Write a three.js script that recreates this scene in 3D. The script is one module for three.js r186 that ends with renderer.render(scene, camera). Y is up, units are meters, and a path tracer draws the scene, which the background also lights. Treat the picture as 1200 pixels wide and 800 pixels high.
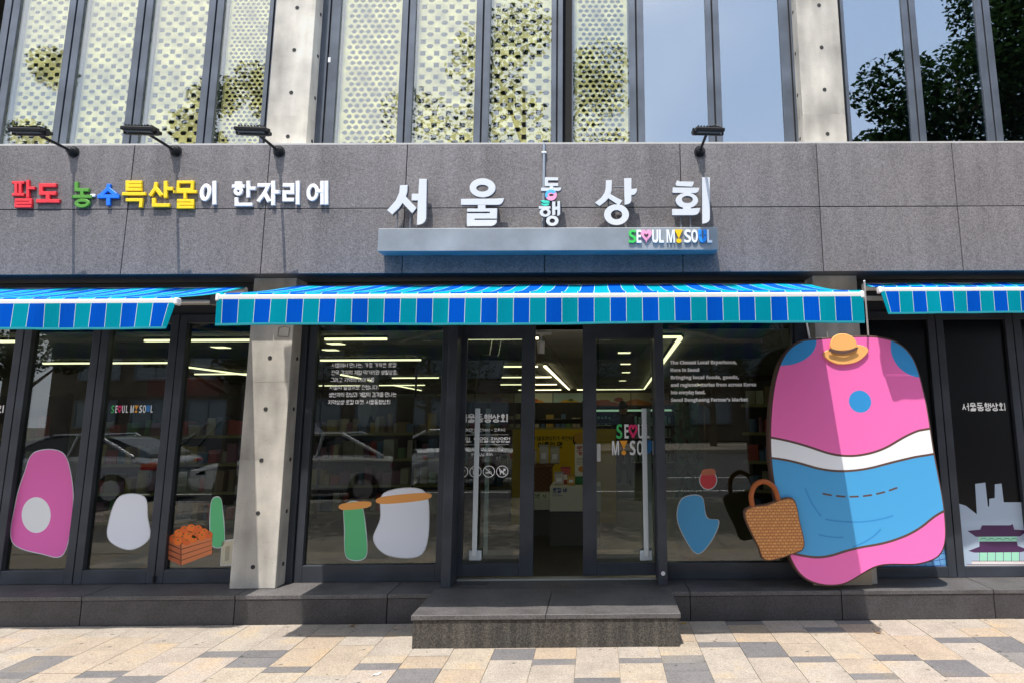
import * as THREE from 'three';
import { mergeGeometries } from 'three/addons/utils/BufferGeometryUtils.js';
import { RoundedBoxGeometry } from 'three/addons/geometries/RoundedBoxGeometry.js';
import { MarchingCubes } from 'three/addons/objects/MarchingCubes.js';
import { FontLoader } from 'three/addons/loaders/FontLoader.js';
import { TextGeometry } from 'three/addons/geometries/TextGeometry.js';
import { RectAreaLightUniformsLib } from 'three/addons/lights/RectAreaLightUniformsLib.js';

// ------------------------------------------------------------------ camera, sky, sun, exposure
const W = 1200, H = 800, F = 800, CX = 706.7, CY = 350, EYE = 1.68, DIST = 5.95;
const scene = new THREE.Scene();
const camera = new THREE.PerspectiveCamera(2 * Math.atan(400 / F) * 180 / Math.PI, W / H, 0.05, 400);
camera.rotation.order = 'YXZ';
camera.rotation.set(9.56 * Math.PI / 180, -0.438 * Math.PI / 180, -0.338 * Math.PI / 180);
camera.position.set(0, EYE, DIST);
camera.setViewOffset(W, H, W / 2 - CX, H / 2 - CY, W, H);
camera.updateMatrixWorld(true);
const renderer = new THREE.WebGLRenderer({ antialias: true });
renderer.toneMapping = THREE.LinearToneMapping;
renderer.toneMappingExposure = 1.5;
renderer.shadowMap.enabled = true;
RectAreaLightUniformsLib.init();

let seedValue = 7;
const rnd = () => { seedValue = (seedValue * 1664525 + 1013904223) >>> 0; return seedValue / 4294967296; };
const rr = (a, b) => a + (b - a) * rnd();
const hash = (x, y, s = 0) => { let n = Math.imul(x | 0, 374761393) ^ Math.imul(y | 0, 668265263) ^ Math.imul(s | 0, 1274126177); n = Math.imul(n ^ (n >>> 13), 1274126177); return ((n ^ (n >>> 16)) >>> 0) / 4294967296; };
const smooth = (t) => t * t * (3 - 2 * t);
function vnoise(x, y, per, s) {                       // tiling value noise
  const x0 = Math.floor(x), y0 = Math.floor(y), fx = smooth(x - x0), fy = smooth(y - y0), w = (v) => ((v % per) + per) % per;
  const a = hash(w(x0), w(y0), s), b = hash(w(x0 + 1), w(y0), s), c = hash(w(x0), w(y0 + 1), s), d = hash(w(x0 + 1), w(y0 + 1), s);
  return a + (b - a) * fx + (c - a) * fy + (a - b - c + d) * fx * fy;
}
const fbm = (u, v, per, s, oct = 4) => { let f = 0, a = 0.5, p = per; for (let i = 0; i < oct; i++) { f += a * vnoise(u * p, v * p, p, s + i); p *= 2; a *= 0.5; } return f / (1 - Math.pow(0.5, oct)); };

const sunTo = new THREE.Vector3(-0.118, 1, 0.345).normalize();
{
  const w = 1024, h = 512, d = new Float32Array(w * h * 4);
  for (let y = 0; y < h; y++) {
    const up = ((y + 0.5) / h - 0.5) * Math.PI, e = Math.max(0, Math.sin(up));
    for (let x = 0; x < w; x++) {
      const u = x / w, o = (y * w + x) * 4, t = Math.pow(1 - e, 2.2);
      let r = 0.42 + 0.42 * t, g = 0.60 + 0.32 * t, b = 0.92 + 0.13 * t;
      const az = u * 2 * Math.PI, k = 1 / (e + 0.25), cx = Math.cos(az) * Math.cos(up) * k * 0.12 + 0.5, cz = Math.sin(az) * Math.cos(up) * k * 0.12 + 0.5;
      let c = fbm(cx, cz, 7, 3, 5);
      c = smooth(Math.min(1, Math.max(0, (c - 0.40) / 0.30))) * 0.8;
      const cl = 1.15 + 0.25 * fbm(cx + 0.3, cz, 9, 9, 3);
      d[o] = r + (cl - r) * c; d[o + 1] = g + (cl * 1.0 - g) * c; d[o + 2] = b + (cl * 1.03 - b) * c; d[o + 3] = 1;
    }
  }
  const sky = new THREE.DataTexture(d, w, h, THREE.RGBAFormat, THREE.FloatType);
  sky.mapping = THREE.EquirectangularReflectionMapping; sky.magFilter = THREE.LinearFilter; sky.needsUpdate = true;
  scene.background = sky; scene.environment = sky;
  scene.backgroundIntensity = 1.3; scene.environmentIntensity = 1.3;
}
const sun = new THREE.DirectionalLight(new THREE.Color(1, 0.95, 0.87), 4.4);
sun.position.copy(sunTo).multiplyScalar(40); sun.target.position.set(0, 0, 0);
sun.castShadow = true; sun.shadow.mapSize.set(4096, 4096);
Object.assign(sun.shadow.camera, { left: -16, right: 16, top: 16, bottom: -16, near: 1, far: 90 });
scene.add(sun, sun.target);

// ------------------------------------------------------------------ helpers
const V = (x, y, z) => new THREE.Vector3(x, y, z);
function ray(px, py) { return V((px - CX) / F, -(py - CY) / F, -1).applyQuaternion(camera.quaternion); }
function P(px, py, z) { const d = ray(px, py), t = (z - DIST) / d.z; return [d.x * t, EYE + d.y * t]; }       // measured picture point -> x, y on the upright plane z
function G(px, py, y = 0) { const d = ray(px, py), t = (y - EYE) / d.y; return [d.x * t, DIST + d.z * t]; }     // -> x, z on the level plane y
const PX = (px, py, z) => P(px, py, z)[0], PY = (px, py, z) => P(px, py, z)[1];

const used = {};
function numbered(n) { const k = used[n] = (used[n] ?? -1) + 1; return k ? n + '_' + String(k).padStart(3, '0') : n; }
function tag(o, label, category, group, kind) {
  if (label) o.userData.label = label;
  if (category) o.userData.category = category;
  if (group) o.userData.group = group;
  if (kind) o.userData.kind = kind;
  return o;
}
function thing(name, label, category, pos = [0, 0, 0], group) {
  const o = new THREE.Group(); o.name = numbered(name); o.position.set(...pos); scene.add(o);
  return tag(o, label, category, group);
}
function flat(g) { return g.index ? g.toNonIndexed() : g; }
function merge(list) {
  const a = list.map((g) => { const h = flat(g); for (const k of Object.keys(h.attributes)) if (!['position', 'normal', 'uv'].includes(k)) h.deleteAttribute(k); return h; });
  return a.length === 1 ? a[0] : mergeGeometries(a);
}
function mesh(name, geo, mat, parent = scene) {
  const m = new THREE.Mesh(Array.isArray(geo) ? merge(geo) : geo, mat);
  m.name = parent === scene ? numbered(name) : name; m.castShadow = m.receiveShadow = true; parent.add(m);
  return m;
}
function metreUV(g, ou = 0, ov = 0) {
  const p = g.attributes.position, n = g.attributes.normal, uv = new Float32Array(p.count * 2);
  for (let i = 0; i < p.count; i++) {
    const ax = Math.abs(n.getX(i)), ay = Math.abs(n.getY(i)), az = Math.abs(n.getZ(i));
    const [u, v] = az >= ax && az >= ay ? [p.getX(i), p.getY(i)] : ax >= ay ? [p.getZ(i), p.getY(i)] : [p.getX(i), p.getZ(i)];
    uv[2 * i] = u + ou; uv[2 * i + 1] = v + ov;
  }
  g.setAttribute('uv', new THREE.BufferAttribute(uv, 2));
  return g;
}
// box from x0..x1, y0..y1, z0..z1 with uv in metres
function bx(x0, x1, y0, y1, z0, z1, ou = 0, ov = 0) {
  const g = new THREE.BoxGeometry(Math.abs(x1 - x0), Math.abs(y1 - y0), Math.abs(z1 - z0)).translate((x0 + x1) / 2, (y0 + y1) / 2, (z0 + z1) / 2);
  return metreUV(g, ou, ov);
}
function rbx(x0, x1, y0, y1, z0, z1, r = 0.006, seg = 2, ou = 0, ov = 0) {
  const g = new RoundedBoxGeometry(Math.abs(x1 - x0), Math.abs(y1 - y0), Math.abs(z1 - z0), seg, r).translate((x0 + x1) / 2, (y0 + y1) / 2, (z0 + z1) / 2);
  return metreUV(flat(g), ou, ov);
}
function tube(a, b, r, seg = 10) {
  const A = V(...a), B = V(...b), L = A.distanceTo(B), g = new THREE.CylinderGeometry(r, r, L, seg);
  g.applyQuaternion(new THREE.Quaternion().setFromUnitVectors(V(0, 1, 0), B.clone().sub(A).normalize())).translate(...A.add(B).multiplyScalar(0.5).toArray());
  return flat(g);
}
function shapeOf(pts, holes = []) {
  const s = new THREE.Shape(pts.map((p) => new THREE.Vector2(p[0], p[1])));
  for (const h of holes) s.holes.push(new THREE.Path(h.map((p) => new THREE.Vector2(p[0], p[1]))));
  return s;
}
function extrude(shape, z, depth, bevel = 0, curve = 12) {
  const g = new THREE.ExtrudeGeometry(shape, { depth: Math.max(0.001, depth - bevel), bevelEnabled: bevel > 0, bevelSize: bevel, bevelThickness: bevel, bevelOffset: -bevel, bevelSegments: 1, curveSegments: curve });
  return metreUV(g.translate(0, 0, z));
}
const ell = (cx, cy, rx, ry, n = 28, a0 = 0) => Array.from({ length: n }, (_, i) => { const a = a0 + i / n * 2 * Math.PI; return [cx + rx * Math.cos(a), cy + ry * Math.sin(a)]; });
function strokePts(pts, w) {                            // polyline -> outline with mitred corners
  const h = w / 2, L = [], R = [], n = pts.length;
  for (let i = 0; i < n; i++) {
    const a = pts[Math.max(0, i - 1)], b = pts[i], c = pts[Math.min(n - 1, i + 1)];
    let d1 = [b[0] - a[0], b[1] - a[1]], d2 = [c[0] - b[0], c[1] - b[1]];
    if (i === 0) d1 = d2; if (i === n - 1) d2 = d1;
    const l1 = Math.hypot(...d1) || 1, l2 = Math.hypot(...d2) || 1, n1 = [-d1[1] / l1, d1[0] / l1], n2 = [-d2[1] / l2, d2[0] / l2];
    let m = [n1[0] + n2[0], n1[1] + n2[1]]; const ml = Math.hypot(...m) || 1; m = [m[0] / ml, m[1] / ml];
    const k = Math.min(2, 1 / Math.max(0.3, m[0] * n1[0] + m[1] * n1[1]));
    L.push([b[0] + m[0] * h * k, b[1] + m[1] * h * k]); R.push([b[0] - m[0] * h * k, b[1] - m[1] * h * k]);
  }
  return [...L, ...R.reverse()];
}

// ------------------------------------------------------------------ Hangul from strokes (unit box, y down)
const JAMO = {
  ㄱ: [[[0, 0], [1, 0], [0.95, 1]]], ㄴ: [[[0, 0], [0, 1], [1, 1]]], ㄷ: [[[1, 0], [0, 0], [0, 1], [1, 1]]], ㄹ: [[[0, 0], [1, 0], [1, 0.5], [0, 0.5], [0, 1], [1, 1]]],
  ㅁ: [[[0, 0], [1, 0], [1, 1], [0, 1], [0, 0]]], ㅂ: [[[0, 0], [0, 1], [1, 1], [1, 0]], [[0, 0.5], [1, 0.5]]], ㅅ: [[[0.52, 0], [0.46, 0.4], [0, 1]], [[0.48, 0.38], [1, 1]]], ㅇ: [{ c: [0.5, 0.5, 0.5] }],
  ㅈ: [[[0, 0], [1, 0], [0.6, 0.5], [0, 1]], [[0.58, 0.5], [1, 1]]], ㅊ: [[[0.3, -0.05], [0.7, -0.05]], [[0, 0.28], [1, 0.28], [0.6, 0.6], [0, 1]], [[0.58, 0.6], [1, 1]]], ㅋ: [[[0, 0], [1, 0], [0.95, 1]], [[0, 0.5], [1, 0.5]]],
  ㅌ: [[[1, 0], [0, 0], [0, 1], [1, 1]], [[0, 0.5], [1, 0.5]]], ㅍ: [[[0, 0], [1, 0]], [[0, 1], [1, 1]], [[0.28, 0], [0.28, 1]], [[0.72, 0], [0.72, 1]]], ㅎ: [[[0.28, -0.02], [0.72, -0.02]], [[0, 0.27], [1, 0.27]], { c: [0.5, 0.72, 0.3] }],
};
const VOW = {
  ㅣ: [[[0.5, 0], [0.5, 1]]], ㅏ: [[[0.3, 0], [0.3, 1]], [[0.3, 0.45], [1, 0.45]]], ㅑ: [[[0.3, 0], [0.3, 1]], [[0.3, 0.32], [1, 0.32]], [[0.3, 0.6], [1, 0.6]]], ㅓ: [[[0.75, 0], [0.75, 1]], [[0.1, 0.42], [0.75, 0.42]]],
  ㅕ: [[[0.75, 0], [0.75, 1]], [[0.1, 0.3], [0.75, 0.3]], [[0.1, 0.58], [0.75, 0.58]]], ㅐ: [[[0.2, 0], [0.2, 1]], [[0.9, 0], [0.9, 1]], [[0.2, 0.45], [0.9, 0.45]]], ㅔ: [[[0.45, 0], [0.45, 1]], [[0.95, 0], [0.95, 1]], [[-0.05, 0.42], [0.45, 0.42]]],
  ㅖ: [[[0.45, 0], [0.45, 1]], [[0.95, 0], [0.95, 1]], [[-0.05, 0.3], [0.45, 0.3]], [[-0.05, 0.58], [0.45, 0.58]]],
  ㅗ: [[[0, 0.85], [1, 0.85]], [[0.5, 0], [0.5, 0.85]]], ㅛ: [[[0, 0.85], [1, 0.85]], [[0.32, 0], [0.32, 0.85]], [[0.68, 0], [0.68, 0.85]]], ㅜ: [[[0, 0.15], [1, 0.15]], [[0.5, 0.15], [0.5, 1]]], ㅠ: [[[0, 0.15], [1, 0.15]], [[0.32, 0.15], [0.32, 1]], [[0.68, 0.15], [0.68, 1]]], ㅡ: [[[0, 0.5], [1, 0.5]]],
};
const LEAD = [...'ㄱㄲㄴㄷㄸㄹㅁㅂㅃㅅㅆㅇㅈㅉㅊㅋㅌㅍㅎ'], MID = [...'ㅏㅐㅑㅒㅓㅔㅕㅖㅗㅘㅙㅚㅛㅜㅝㅞㅟㅠㅡㅢㅣ'], TAIL = ['', ...'ㄱㄲㄳㄴㄵㄶㄷㄹㄺㄻㄼㄽㄾㄿㅀㅁㅂㅄㅅㅆㅇㅈㅊㅋㅌㅍㅎ'];
const TWIN = { ㄲ: 'ㄱ', ㄸ: 'ㄷ', ㅃ: 'ㅂ', ㅆ: 'ㅅ', ㅉ: 'ㅈ' }, MIX = { ㅘ: 'ㅗㅏ', ㅙ: 'ㅗㅐ', ㅚ: 'ㅗㅣ', ㅝ: 'ㅜㅓ', ㅞ: 'ㅜㅔ', ㅟ: 'ㅜㅣ', ㅢ: 'ㅡㅣ' };
function hangul(ch) {                                   // -> strokes in the unit box, y down
  const n = ch.charCodeAt(0) - 0xac00; if (n < 0 || n > 11171) return null;
  const l = LEAD[Math.floor(n / 588)], v = MID[Math.floor((n % 588) / 28)], t = TAIL[n % 28], out = [];
  const put = (strokes, b) => { for (const s of strokes) out.push(s.c ? { c: [b[0] + s.c[0] * (b[2] - b[0]), b[1] + s.c[1] * (b[3] - b[1])], rx: s.c[2] * (b[2] - b[0]), ry: s.c[2] * (b[3] - b[1]) * (s.c[2] < 0.5 ? 0.93 : 1) } : s.map((p) => [b[0] + p[0] * (b[2] - b[0]), b[1] + p[1] * (b[3] - b[1])])); };
  const con = (k, b) => { if (TWIN[k]) { const m = (b[0] + b[2]) / 2, g = 0.06; put(JAMO[TWIN[k]], [b[0], b[1], m - g, b[3]]); put(JAMO[TWIN[k]], [m + g, b[1], b[2], b[3]]); } else put(JAMO[k], b); };
  const mix = MIX[v], horiz = 'ㅗㅛㅜㅠㅡ'.includes(v), wide = 'ㅐㅔㅖ'.includes(v) || (mix && 'ㅐㅔ'.includes(mix[1]));
  if (!t) {
    if (mix) { con(l, [0.1, 0.08, 0.58, 0.46]); put(VOW[mix[0]], [0.04, 0.52, 0.66, 0.95]); put(VOW[mix[1]], [wide ? 0.66 : 0.72, 0.02, 1, 0.98]); }
    else if (horiz) { con(l, [0.18, 0.08, 0.82, 0.5]); put(VOW[v], [0.03, v === 'ㅡ' ? 0.62 : 0.55, 0.97, 0.97]); }
    else { con(l, [0.06, 0.14, 0.5, 0.82]); put(VOW[v], [wide ? 0.56 : 0.6, 0.02, 0.98, 0.98]); }
  } else {
    if (mix) { con(l, [0.1, 0.05, 0.58, 0.32]); put(VOW[mix[0]], [0.04, 0.36, 0.66, 0.6]); put(VOW[mix[1]], [wide ? 0.66 : 0.72, 0.02, 1, 0.64]); }
    else if (horiz) { con(l, [0.2, 0.05, 0.8, 0.32]); put(VOW[v], [0.03, 0.36, 0.97, 0.62]); }
    else { con(l, [0.06, 0.07, 0.5, 0.52]); put(VOW[v], [wide ? 0.56 : 0.6, 0.02, 0.98, 0.6]); }
    con(t, [0.2, 0.72, 0.84, 0.96]);
  }
  return out;
}
function canvas(w, h) { const c = document.createElement('canvas'); c.width = w; c.height = h; return [c, c.getContext('2d')]; }
function write(ctx, text, x, y, size, color, weight = 0.1, adv = 0.94) {   // Hangul drawn by strokes, the rest by the font; y is the middle of the line; returns the end
  ctx.strokeStyle = ctx.fillStyle = color; ctx.lineCap = 'butt'; ctx.lineJoin = 'miter';
  for (const ch of text) {
    const s = hangul(ch);
    if (s) {
      ctx.lineWidth = size * weight;
      for (const k of s) { ctx.beginPath(); if (k.c) ctx.ellipse(x + k.c[0] * size * 0.92, y + (k.c[1] - 0.5) * size, k.rx * size * 0.92, k.ry * size, 0, 0, 7); else k.forEach((p, i) => ctx[i ? 'lineTo' : 'moveTo'](x + p[0] * size * 0.92, y + (p[1] - 0.5) * size)); ctx.stroke(); }
      x += size * adv;
    } else { ctx.font = 'bold ' + size * 0.95 + 'px sans-serif'; ctx.textBaseline = 'middle'; ctx.fillText(ch, x, y + size * 0.02); x += ch === ' ' ? size * 0.34 : ctx.measureText(ch).width * 1.02; }
  }
  return x;
}
function tex(c, srgb = true) { const t = new THREE.CanvasTexture(c); if (srgb) t.colorSpace = THREE.SRGBColorSpace; t.magFilter = THREE.LinearFilter; t.anisotropy = 8; return t; }
function dataTex(n, fn, srgb = true) {                   // tiling square texture; fn(u, v, x, y) -> [r, g, b] 0..255
  const d = new Uint8Array(n * n * 4);
  for (let y = 0; y < n; y++) for (let x = 0; x < n; x++) { const c = fn(x / n, y / n, x, y), o = (y * n + x) * 4; for (let k = 0; k < 3; k++) d[o + k] = Math.max(0, Math.min(255, c[k] ?? c[0])); d[o + 3] = 255; }
  const t = new THREE.DataTexture(d, n, n, THREE.RGBAFormat); t.wrapS = t.wrapT = THREE.RepeatWrapping; t.magFilter = THREE.LinearFilter; if (srgb) t.colorSpace = THREE.SRGBColorSpace; t.needsUpdate = true;
  return t;
}
function tiled(t, metres) { const c = t.clone(); c.repeat.set(1 / metres, 1 / metres); c.needsUpdate = true; return c; }
const rgb = (r, g, b) => new THREE.Color(r, g, b);
const srgb = (r, g, b) => new THREE.Color().setRGB(r / 255, g / 255, b / 255, THREE.SRGBColorSpace);
function mat(color, roughness = 0.7, more = {}) { return new THREE.MeshStandardMaterial({ color, roughness, ...more }); }

// ------------------------------------------------------------------ materials
const graniteT = dataTex(512, (u, v, x, y) => {
  const big = fbm(u, v, 5, 11, 4) - 0.5, sp = hash(x >> 0, y >> 0, 5), mid = vnoise(u * 170, v * 170, 170, 8);
  const k = 205 + big * 70 + (mid - 0.5) * 90 + (sp > 0.94 ? 48 : sp < 0.06 ? -70 : 0) + (hash(x, y, 9) - 0.5) * 40; return [k, k * 0.985, k * 0.985];
});
const graniteB = dataTex(256, (u, v, x, y) => [128 + (vnoise(u * 90, v * 90, 90, 2) - 0.5) * 160 + (hash(x, y, 3) - 0.5) * 70], false);
const granite = (c, s = 0.9, r = 0.62) => mat(c, r, { map: tiled(graniteT, s), bumpMap: tiled(graniteB, s * 0.5), bumpScale: 0.0012 });
const claddingT = dataTex(1024, (u, v, x, y) => {        // weathered cladding: speckle, clouds and faint rain streaks
  const big = fbm(u, v, 3, 15, 4) - 0.5, streak = fbm(u, v * 0.08, 26, 17, 3) - 0.5, sp = hash(x, y, 5), mid = vnoise(u * 300, v * 300, 300, 8);
  const k = 212 + big * 62 + streak * 34 + (mid - 0.5) * 74 + (sp > 0.95 ? 44 : sp < 0.05 ? -56 : 0) + (hash(x, y, 9) - 0.5) * 34; return [k, k * 0.985, k * 0.985];
});
const fasciaMats = [0.93, 1, 1.06].map((k) => mat(rgb(0.25 * k, 0.24 * k, 0.248 * k), 0.66, { map: tiled(claddingT, 2.3), bumpMap: tiled(graniteB, 0.45), bumpScale: 0.0012 }));
const plinthMats = [0.93, 1.06].map((k) => granite(rgb(0.072 * k, 0.070 * k, 0.074 * k), 0.8, 0.5));
const capMat = granite(rgb(0.13, 0.126, 0.128), 0.8, 0.55), jointDark = mat(rgb(0.02, 0.02, 0.021), 0.95);
const riserT = dataTex(512, (u, v, x, y) => { const st = fbm(u, 0.5, 24, 21, 3), k = 165 + (vnoise(u * 150, v * 150, 150, 8) - 0.5) * 105 + (st - 0.5) * 90 + (hash(x, y, 4) - 0.5) * 50; return [k * 1.03, k, k * 0.95]; });
const riserMat = mat(rgb(0.135, 0.128, 0.12), 0.8, { map: tiled(riserT, 0.9), bumpMap: tiled(graniteB, 0.4), bumpScale: 0.002 });
const concreteT = dataTex(512, (u, v, x, y) => {
  const a = fbm(u, v, 4, 31, 5) - 0.5, b = fbm(u, v * 0.35, 9, 37, 3) - 0.5, pit = hash(x >> 1, y >> 1, 6) > 0.9975 ? -60 : 0; const k = 220 + a * 90 + b * 40 + (fbm(u, v * 0.12, 14, 41, 3) - 0.5) * 46 + (hash(x, y, 2) - 0.5) * 16 + pit; return [k, k * 0.98, k * 0.95 - Math.max(0, a) * 10];
});
const concrete = mat(rgb(0.64, 0.63, 0.605), 0.85, { map: tiled(concreteT, 1.3), bumpMap: tiled(concreteT, 0.7), bumpScale: 0.003 });
const paintN = dataTex(256, (u, v, x, y) => { const k = 225 + (fbm(u, v, 4, 51, 4) - 0.5) * 70 + (hash(x, y, 8) - 0.5) * 10; return [k]; });
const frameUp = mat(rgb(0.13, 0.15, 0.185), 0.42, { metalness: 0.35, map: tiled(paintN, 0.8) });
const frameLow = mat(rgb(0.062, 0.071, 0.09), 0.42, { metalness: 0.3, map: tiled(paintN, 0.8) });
const gapMat = mat(rgb(0.012, 0.012, 0.014), 0.9);
const glassUp = new THREE.MeshPhysicalMaterial({ color: rgb(0.94, 0.97, 0.95), roughness: 0.0, transmission: 1, thickness: 0, ior: 2.05 });
const glassUpDark = new THREE.MeshPhysicalMaterial({ color: rgb(0.5, 0.6, 0.66), roughness: 0.0, transmission: 1, thickness: 0, ior: 3.3 });
const glassLow = new THREE.MeshPhysicalMaterial({ color: rgb(0.68, 0.73, 0.70), roughness: 0.0, transmission: 1, thickness: 0, ior: 1.66 });
const goldT = dataTex(256, (u, v, x, y) => { const k = 215 + (fbm(u, v, 6, 61, 4) - 0.5) * 120 + (hash(x, y, 1) - 0.5) * 12; return [k, k * 0.98, k * 0.9]; });
const gold = mat(rgb(0.86, 0.77, 0.38), 0.55, { metalness: 0.05, map: tiled(goldT, 0.7) });
const blackIron = mat(rgb(0.016, 0.016, 0.018), 0.45, { metalness: 0.3 });
const white = mat(rgb(0.8, 0.81, 0.83), 0.4), whiteAlu = mat(rgb(0.72, 0.72, 0.70), 0.35);
const darkRoom = mat(rgb(0.05, 0.05, 0.05), 0.9);

// ------------------------------------------------------------------ key planes (metres)
const ZC = -0.2, ZF = -0.41, LEDGE = 0.23, FB = 2.92, FT = 4.124, XL = -9, XR = 7.2;

// ------------------------------------------------------------------ ground: pavement of single stones, road behind
{
  const ground = mesh('ground', bx(-120, 120, -0.5, -0.2, -60, 120), mat(rgb(0.12, 0.115, 0.105), 0.95)); ground.userData.kind = 'structure';
  const pavT = dataTex(512, (u, v, x, y) => { const a = fbm(u, v, 5, 71, 4) - 0.5, k = 222 + a * 50 + (vnoise(u * 190, v * 190, 190, 4) - 0.5) * 60 + (hash(x, y, 5) - 0.5) * 46; for (let q = 0; q < 9; q++) if (Math.hypot(x - 512 * hash(q, 1, 3), y - 512 * hash(q, 2, 3)) < 3 + 5 * hash(q, 3, 3)) return [150, 146, 140]; return [k * 1.01, k * (0.98 - Math.max(0, a) * 0.16), k * (0.965 - Math.max(0, a) * 0.42)]; });
  const pm = (r, g, b) => mat(rgb(r, g, b), 0.86, { map: tiled(pavT, 1.0), bumpMap: tiled(graniteB, 0.4), bumpScale: 0.001 });
  const light = [pm(0.445, 0.39, 0.315), pm(0.455, 0.41, 0.335), pm(0.445, 0.40, 0.35), pm(0.435, 0.405, 0.355), pm(0.44, 0.375, 0.29), pm(0.42, 0.385, 0.335)], dark = [pm(0.175, 0.178, 0.188), pm(0.2, 0.203, 0.21), pm(0.24, 0.24, 0.235)];
  const pavement = thing('pavement'); pavement.userData.kind = 'structure';
  mesh('mortar_bed', bx(-9, 7.2, -0.2, -0.006, -0.3, 7.4), mat(rgb(0.22, 0.18, 0.14), 0.95), pavement);
  const pitch = 0.298, x0 = -0.165;
  // dark stones seen in the picture: [x, y top, y bottom]
  const seen = [[20, 769, 788], [12, 788, 795], [28, 788, 795], [130, 786, 794], [168, 792, 802], [272, 763, 770], [318, 762, 770], [300, 770, 782], [340, 781, 788], [444, 777, 785], [470, 784, 800], [495, 783, 801], [603, 760, 773], [650, 772, 779], [700, 794, 802], [752, 771, 777],
    [807, 777, 786], [810, 786, 802], [843, 752, 758], [894, 752, 770], [945, 770, 776], [872, 728, 732], [950, 735, 740], [1052, 767, 774], [1122, 773, 793], [1025, 789, 796], [1123, 747, 753], [1175, 746, 764], [967, 769, 776], [996, 727, 731], [975, 735, 740]];
  const byCol = {};
  for (const [px, ya, yb] of seen) { const [X] = G(px, (ya + yb) / 2), za = G(px, ya)[1], zb = G(px, yb)[1], c = Math.floor((X - x0) / pitch); (byCol[c] ??= []).push([za, zb]); }
  const zEnd = 2.1;
  for (let c = -19; c < 16; c++) {
    const cuts = (byCol[c] ?? []).sort((a, b) => a[0] - b[0]), xa = x0 + c * pitch + 0.0018, xb = xa + pitch - 0.0036;
    let z = 0.004; const run = (a, b, isDark, tone) => { if (b - a < 0.02) return; mesh('paving_stone', bx(xa, xb, -0.05, hash(c, Math.round(a * 100), 2) * 0.0022, a + 0.0018, b - 0.0018, rnd() * 3, rnd() * 3), isDark ? dark[tone] : light[tone], pavement); };
    const fill = (to) => { while (z < to - 0.01) { let L = [0.3, 0.45, 0.6, 0.6][Math.floor(hash(c, Math.round(z * 50), 3) * 4)]; if (z === 0.004) L *= 0.35 + 0.65 * hash(c, 5, 7); if (to - z - L < 0.14) L = to - z; L = Math.min(L, to - z); const odd = hash(c, Math.round(z * 40), 13); if (odd < 0.08 && z > 0.5) run(z, z + L, true, 2); else run(z, z + L, false, Math.floor(hash(c, Math.round(z * 60), 11) * 6)); z += L; } z = Math.max(z, to); };
    for (const [a, b] of cuts) { if (a > zEnd) continue; fill(a); run(Math.max(a, z), b, true, Math.floor(hash(c, Math.round(a * 90), 6) * 2)); z = b; }
    fill(zEnd);
  }
  // beyond the frame the same paving as one joined piece
  const far = []; for (let c = -24; c < 20; c++) for (let z = zEnd; z < 7.2; z += 0.6) { const o = hash(c, Math.round(z * 10), 1) * 0.0; far.push(bx(x0 + c * pitch + 0.002, x0 + (c + 1) * pitch - 0.002, -0.05, 0, z + 0.002 + o, z + 0.598, rnd() * 3, rnd() * 3)); }
  mesh('paving_field', far, pm(0.30, 0.275, 0.235), pavement).userData.kind = 'stuff';
  const kerb = thing('kerb'); kerb.userData.kind = 'structure';
  for (let x = -9; x < 7.2; x += 1) mesh('kerb_stone', rbx(x + 0.004, x + 0.996, -0.16, 0.004, 7.22, 7.4, 0.012), granite(rgb(0.34, 0.33, 0.32)), kerb);
  const roadT = dataTex(256, (u, v, x, y) => [200 + (hash(x, y, 5) - 0.5) * 90 + (fbm(u, v, 4, 5, 3) - 0.5) * 60]);
  mesh('road', bx(-90, 90, -0.196, -0.15, 7.4, 26), mat(rgb(0.06, 0.06, 0.062), 0.92, { map: tiled(roadT, 1.5) })).userData.kind = 'structure';
  const lanes = []; for (let x = -40; x < 40; x += 6) lanes.push(bx(x, x + 3, -0.148, -0.1455, 13.4, 13.52)); lanes.push(bx(-60, 60, -0.148, -0.1455, 9.95, 10.07));
  mesh('lane_marking', lanes, mat(rgb(0.75, 0.75, 0.72), 0.7)).userData.kind = 'structure';
  mesh('far_pavement', bx(-90, 90, -0.196, 0, 26, 34), mat(rgb(0.36, 0.33, 0.28), 0.9, { map: tiled(pavT, 1) })).userData.kind = 'structure';
}

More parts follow.
